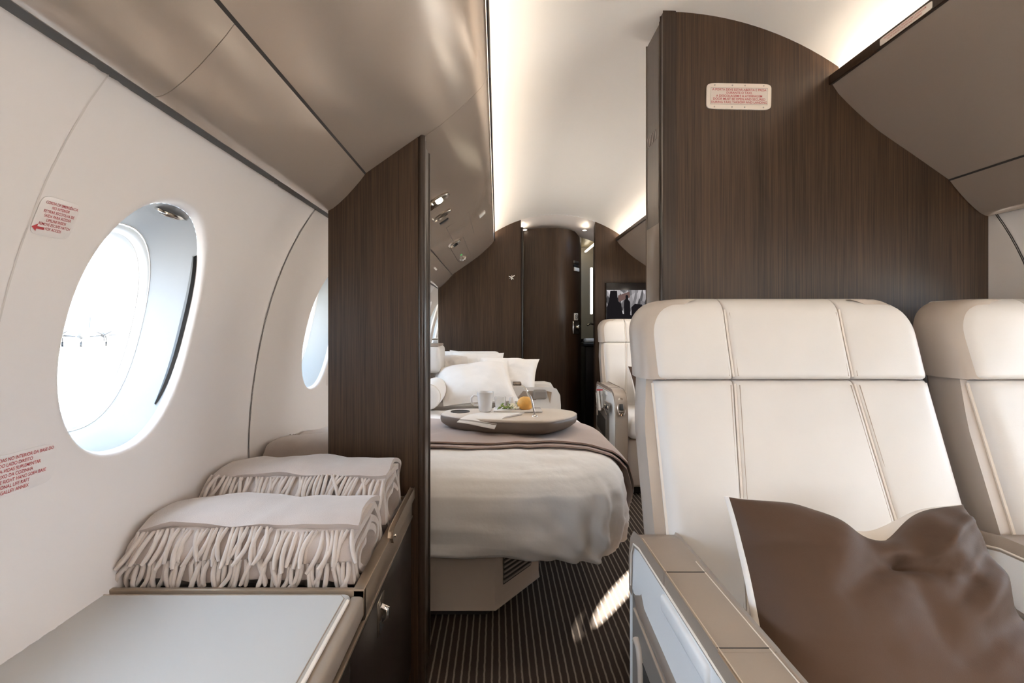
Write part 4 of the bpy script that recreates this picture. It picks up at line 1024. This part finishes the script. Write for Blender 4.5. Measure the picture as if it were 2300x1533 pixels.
prism('armrest_inset', [(.285, .603), (.315, .595), (.305, .53)], 1, 2.796, 2.801, 'champagne', ar)
rbox('belt_buckle', (.205, 2.77, .556), (.285, 2.80, .612), 'grey_leather', ar, .016, 3)

# ------------------------------------------------------------------ tray and breakfast
T0 = Vector((at(1140, 940, 2.05).x, 2.05, .556))
TT = T0.z+.044
ty = empty('lap_tray', T0, 'padded taupe lap tray with a bent reading lamp on the bed', 'tray')
out = [(-.285, .045), (-.265, .105), (-.19, .135), (-.05, .150), (.10, .150), (.22, .135), (.285, .085), (.300, .03), (.265, -.055), (.185, -.135), (.13, -.155), (0, -.150), (-.13, -.115), (-.235, -.045), (-.282, .005)]
def smooth_poly(P, k=6):
    o = []; n_ = len(P)
    for i in range(n_):
        p0, p1, p2, p3 = [Vector(P[(i+q-1) % n_]) for q in range(4)]
        for q in range(k):
            t = q/k; o.append(.5*((2*p1)+(-p0+p2)*t+(2*p0-5*p1+4*p2-p3)*t*t+(-p0+3*p1-3*p2+p3)*t**3))
    return o
sp = smooth_poly(out); n_ = len(sp)
def ring(sc, z): return [Vector((T0.x+q[0]*sc, T0.y+q[1]*sc, z)) for q in sp]
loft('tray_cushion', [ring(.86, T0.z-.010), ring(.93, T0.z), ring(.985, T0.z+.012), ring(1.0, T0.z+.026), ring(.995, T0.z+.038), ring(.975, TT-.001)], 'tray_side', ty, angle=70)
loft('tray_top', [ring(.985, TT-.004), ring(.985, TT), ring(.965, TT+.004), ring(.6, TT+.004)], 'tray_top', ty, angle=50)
tube('tray_piping', ring(.988, TT-.003), .003, 'taupe_side', ty, n=6, closed=True)
lathe('cup_recess', [(.042, .0), (.042, .003), (.036, .003), (.034, .0015), (0, .001)], Vector((T0.x-.205, T0.y+.055, TT+.003)), 'black', ty, n=28)
TT += .0045
lp = at(1202, 936, 2.02); lp.z = TT
lamp_pts = [Vector((at(px, py, 1.995).x, 1.995+.004*k, at(px, py, 1.995).z)) for k, (px, py) in enumerate(((1201, 936), (1198, 916), (1194, 897), (1187, 882), (1178, 871), (1168, 864)))]
lamp_pts[0].z = TT-.001
tube('lamp_stem', lamp_pts, .0042, 'chrome', ty, n=8)
h0 = lamp_pts[-1]; rbox('lamp_head', h0+Vector((-.030, -.02, -.004)), h0+Vector((.006, .02, .010)), 'gunmetal', ty, .004, 2)
lathe('lamp_foot', [(.012, 0), (.011, .004), (.005, .007)], Vector((lamp_pts[0].x, lamp_pts[0].y, TT-.001)), 'chrome', ty, n=16)
# napkin, folded and hanging over the front edge
np_ = empty('napkin', (T0.x-.10, T0.y-.02, TT), 'folded white cloth napkin under the mug, hanging over the tray edge', 'napkin')
def cloth(name, P, thick, m, parent):   # P: grid of points
    nu, nv = len(P), len(P[0]); vs = [q for r in P for q in r]; base = len(vs); vs += [q-Vector((0, 0, thick)) for q in vs]
    fs = gridf(nu, nv)+gridf(nu, nv, off=base); ring_ = [i*nv for i in range(nu)]+[(nu-1)*nv+j for j in range(1, nv)]+[i*nv+nv-1 for i in range(nu-2, -1, -1)]+[j for j in range(nv-2, 0, -1)]
    L_ = len(ring_); fs += [(ring_[k], ring_[(k+1) % L_], base+ring_[(k+1) % L_], base+ring_[k]) for k in range(L_)]
    return finish(name, vs, fs, m, parent, angle=60)
for layer in range(2):
    P = []
    for i in range(13):
        r_ = []
        for j in range(13):
            a, b = i/12, j/12
            x = T0.x-.205+.15*a+.115*b+.01*layer; y = T0.y-.105+.11*b-.035*a+.010*layer
            z = TT+.0035+.003*layer+.0015*math.sin(a*5+b*3)
            if b < .3: z -= .030*((.3-b)/.3)**1.5*(.5+a*.6)*(1-.4*layer); y -= .012*((.3-b)/.3)
            r_.append(Vector((x, y, z)))
        P.append(r_)
    cloth('napkin_fold', P, .0028, 'linen', np_)
# mug
mg = empty('mug', (T0.x-.095, T0.y+.01, TT+.008), 'plain white china mug standing on the napkin', 'mug')
mc = Vector((T0.x-.095, T0.y+.012, TT+.009))
lathe('mug_body', [(0, 0), (.024, 0), (.027, .003), (.030, .030), (.036, .078), (.0365, .082), (.034, .082), (.032, .070), (.026, .012), (0, .010)], mc, 'china', mg, n=32)
tube('mug_handle', [mc+Vector((-.030, 0, .066)), mc+Vector((-.048, 0, .068)), mc+Vector((-.060, 0, .055)), mc+Vector((-.058, 0, .036)), mc+Vector((-.044, 0, .025)), mc+Vector((-.028, 0, .026))], [.005, .0048, .0045, .0045, .0048, .005], 'china', mg, n=8)
# plate, bread, salad, glass
pc = Vector((T0.x+.045, T0.y+.065, TT))
pt = finish('plate', *[rbox_vf(pc+Vector((-.105, -.045, .0005)), pc+Vector((.105, .045, .010)), .0045, 2)[k] for k in (0, 1)], 'china'); tag(pt, 'white rectangular plate on the lap tray', 'plate')
vs, fs = lathe_vf([(0, 0), (.024, 0), (.033, .008), (.036, .022), (.033, .038), (.024, .048), (.010, .053), (0, .053)], (0, 0, 0), 26)
bu = finish('bread_roll', [pc+Vector((.034, -.004, .0105))+q*(1+.04*fbm(q.x*40, q.y*40, q.z*40)) for q in vs], fs, 'bun'); tag(bu, 'round golden bread roll on the white plate', 'bread roll')
sl = empty('salad', pc+Vector((-.045, -.005, .010)), 'little heap of green and cream salad leaves on the white plate', 'salad')
for k in range(26):
    q = pc+Vector((-.045+random.gauss(0, .020), -.008+random.gauss(0, .012), .012+abs(random.gauss(0, .011)))); a = random.random()*6.3; l = random.uniform(.010, .018)
    uu = Vector((math.cos(a), math.sin(a), random.uniform(-.2, .9))).normalized(); vv = uu.orthogonal().normalized()
    finish('salad_leaf', [q-uu*l, q+vv*l*.45+Vector((0, 0, .001)), q+uu*l, q-vv*l*.45+Vector((0, 0, .001)), q-uu*l-Vector((0, 0, .001)), q+uu*l-Vector((0, 0, .001))], [(0, 1, 2), (0, 2, 3), (4, 5, 1), (4, 3, 5)], 'leaf' if k % 2 else 'petal', sl)
gc = Vector((T0.x-.03, T0.y+.115, TT+.0005))
gl = empty('tumbler', gc, 'small clear glass tumbler behind the mug', 'glass')
lathe('glass_body', [(0, 0), (.022, 0), (.023, .004), (.026, .055), (.0245, .055), (.021, .006), (0, .006)], gc, 'tumbler', gl, n=24)
g2 = gc+Vector((.052, .012, 0))
ss = empty('salt_shaker', g2, 'tiny white shaker beside the glass tumbler', 'shaker'); lathe('shaker_body', [(0, 0), (.013, 0), (.014, .004), (.012, .040), (.009, .052), (0, .055)], g2, 'china', ss, n=16)

# things in the far seat's pocket
fa = Vector((1.0, 3.235, 0))
for k, (dy, h, lab) in enumerate(((-.25, .12, 'rolled silver magazine with red end in the far seat pocket'), (-.19, .10, 'thin rolled silver magazine in the far seat pocket, farther from the aisle corner'))):
    p0 = fa+Vector((-.362, dy, .46)); r = .019 if k == 0 else .014
    mgz = empty('rolled_magazine', p0, lab, 'magazine')
    vs, fs = tube_vf([p0, p0+Vector((-.004, .01, h))], r, 16); finish('roll', vs, fs, 'chrome', mgz, angle=60)
    if k == 0: vs, fs = tube_vf([p0+Vector((-.004, .01, h)), p0+Vector((-.0042, .0106, h+.008))], r*1.02, 16); finish('red_end', vs, fs, 'red', mgz, angle=60)
cp = empty('seat_control', fa+Vector((-.35, -.36, .46)), 'small dark control panel on the side of the far seat', 'control panel')
rbox('panel', fa+Vector((-.352, -.42, .47)), fa+Vector((-.345, -.31, .53)), 'grey_leather', cp, .004, 2)
for k in range(3): lathe('button', [(.012, 0), (.010, .004), (0, .005)], fa+Vector((-.3525, -.40+.035*k, .50)), 'chrome' if k != 1 else 'black', cp, n=12, R=basis(Vector((0, 1, 0)), Vector((0, 0, 1)), Vector((-1, 0, 0))))

# ------------------------------------------------------------------ the apron outside
ga = finish('ground_apron', [(-900, -600, -1.6), (900, -600, -1.6), (900, 1200, -1.6), (-900, 1200, -1.6)], [(0, 1, 2, 3)], 'tarmac', smooth=False); tag(ga, 'sunlit pale concrete apron outside the windows', kind='structure')
pc0 = at(190, 745, 66.0); gz = -1.6
dirf = Vector((.55, -.83, 0)).normalized(); rt = Vector((-dirf.y, dirf.x, 0))*-1
ap = empty('parked_aircraft', (pc0.x, pc0.y, gz), 'small twin propeller aircraft parked outside the large window', 'aircraft')
fc = Vector((pc0.x, pc0.y, gz+1.7))
secs = []
for t, r in ((-5.5, .15), (-4.0, .45), (-2.0, .75), (0, .8), (2.0, .75), (3.2, .5), (4.0, .15)):
    secs.append([fc+dirf*t+rt*(r*math.cos(a))+Vector((0, 0, r*math.sin(a)+(.5 if t < -4.5 else 0)*.6)) for a in [2*math.pi*k/16 for k in range(16)]])
loft('fuselage', secs, 'plane_white', ap)
def slab(name, pts, th, m):
    n2 = len(pts); v2 = [p+Vector((0, 0, th/2)) for p in pts]+[p-Vector((0, 0, th/2)) for p in pts]
    finish(name, v2, [tuple(range(n2)), tuple(range(2*n2-1, n2-1, -1))]+[(i, (i+1) % n2, n2+(i+1) % n2, n2+i) for i in range(n2)], m, ap, smooth=False)
for sg in (-1, 1):
    slab('wing', [fc+dirf*1.0+rt*(sg*.6)-Vector((0, 0, .35)), fc+dirf*.5+rt*(sg*7)+Vector((0, 0, .1)), fc-dirf*.5+rt*(sg*7)+Vector((0, 0, .1)), fc-dirf*.9+rt*(sg*.6)-Vector((0, 0, .35))], .2, 'plane_white')
    ec = fc+rt*(sg*2.3)+dirf*1.3-Vector((0, 0, .15))
    secs = [[ec+dirf*t+rt*(r*math.cos(a))+Vector((0, 0, r*math.sin(a))) for a in [2*math.pi*k/12 for k in range(12)]] for t, r in ((-1.2, .2), (-.5, .42), (.6, .42), (1.0, .16))]
    eng = loft('engine', secs, 'plane_dark', ap)
    for k in range(3):
        a = 2*math.pi*k/3+.5; dv = rt*math.cos(a)+Vector((0, 0, math.sin(a))); tube('propeller_blade', [ec+dirf*1.05, ec+dirf*1.05+dv*.6, ec+dirf*1.05+dv*1.15], [.06, .09, .03], 'plane_dark', eng, n=6)
    slab('tailplane', [fc-dirf*4.3+rt*(sg*.1)+Vector((0, 0, .6)), fc-dirf*4.7+rt*(sg*2.0)+Vector((0, 0, .6)), fc-dirf*5.2+rt*(sg*2.0)+Vector((0, 0, .6)), fc-dirf*5.4+rt*(sg*.1)+Vector((0, 0, .6))], .12, 'plane_white')
fin = [fc-dirf*4.2+Vector((0, 0, .4)), fc-dirf*5.2+Vector((0, 0, 2.4)), fc-dirf*5.9+Vector((0, 0, 2.4)), fc-dirf*5.5+Vector((0, 0, .4))]
finish('tail_fin', [p+rt*.06 for p in fin]+[p-rt*.06 for p in fin], [(0, 1, 2, 3), (7, 6, 5, 4), (0, 1, 5, 4), (1, 2, 6, 5), (2, 3, 7, 6), (3, 0, 4, 7)], 'plane_white', ap, smooth=False)
for dd, sg in ((2.8, 0), (-.3, 1), (-.3, -1)):
    wc = fc+dirf*dd+rt*(sg*2.3); wc.z = gz+.32
    finish('wheel', [wc+rt*(w3)+dirf*(.32*math.cos(a))+Vector((0, 0, .32*math.sin(a))) for w3 in (-.1, .1) for a in [2*math.pi*k/14 for k in range(14)]], gridf(2, 14, cv=True)+[tuple(range(14)), tuple(range(14, 28))], 'plane_dark', ap)
    tube('gear_leg', [wc, wc+Vector((0, 0, 1.2))], .07, 'plane_dark', ap, n=6)
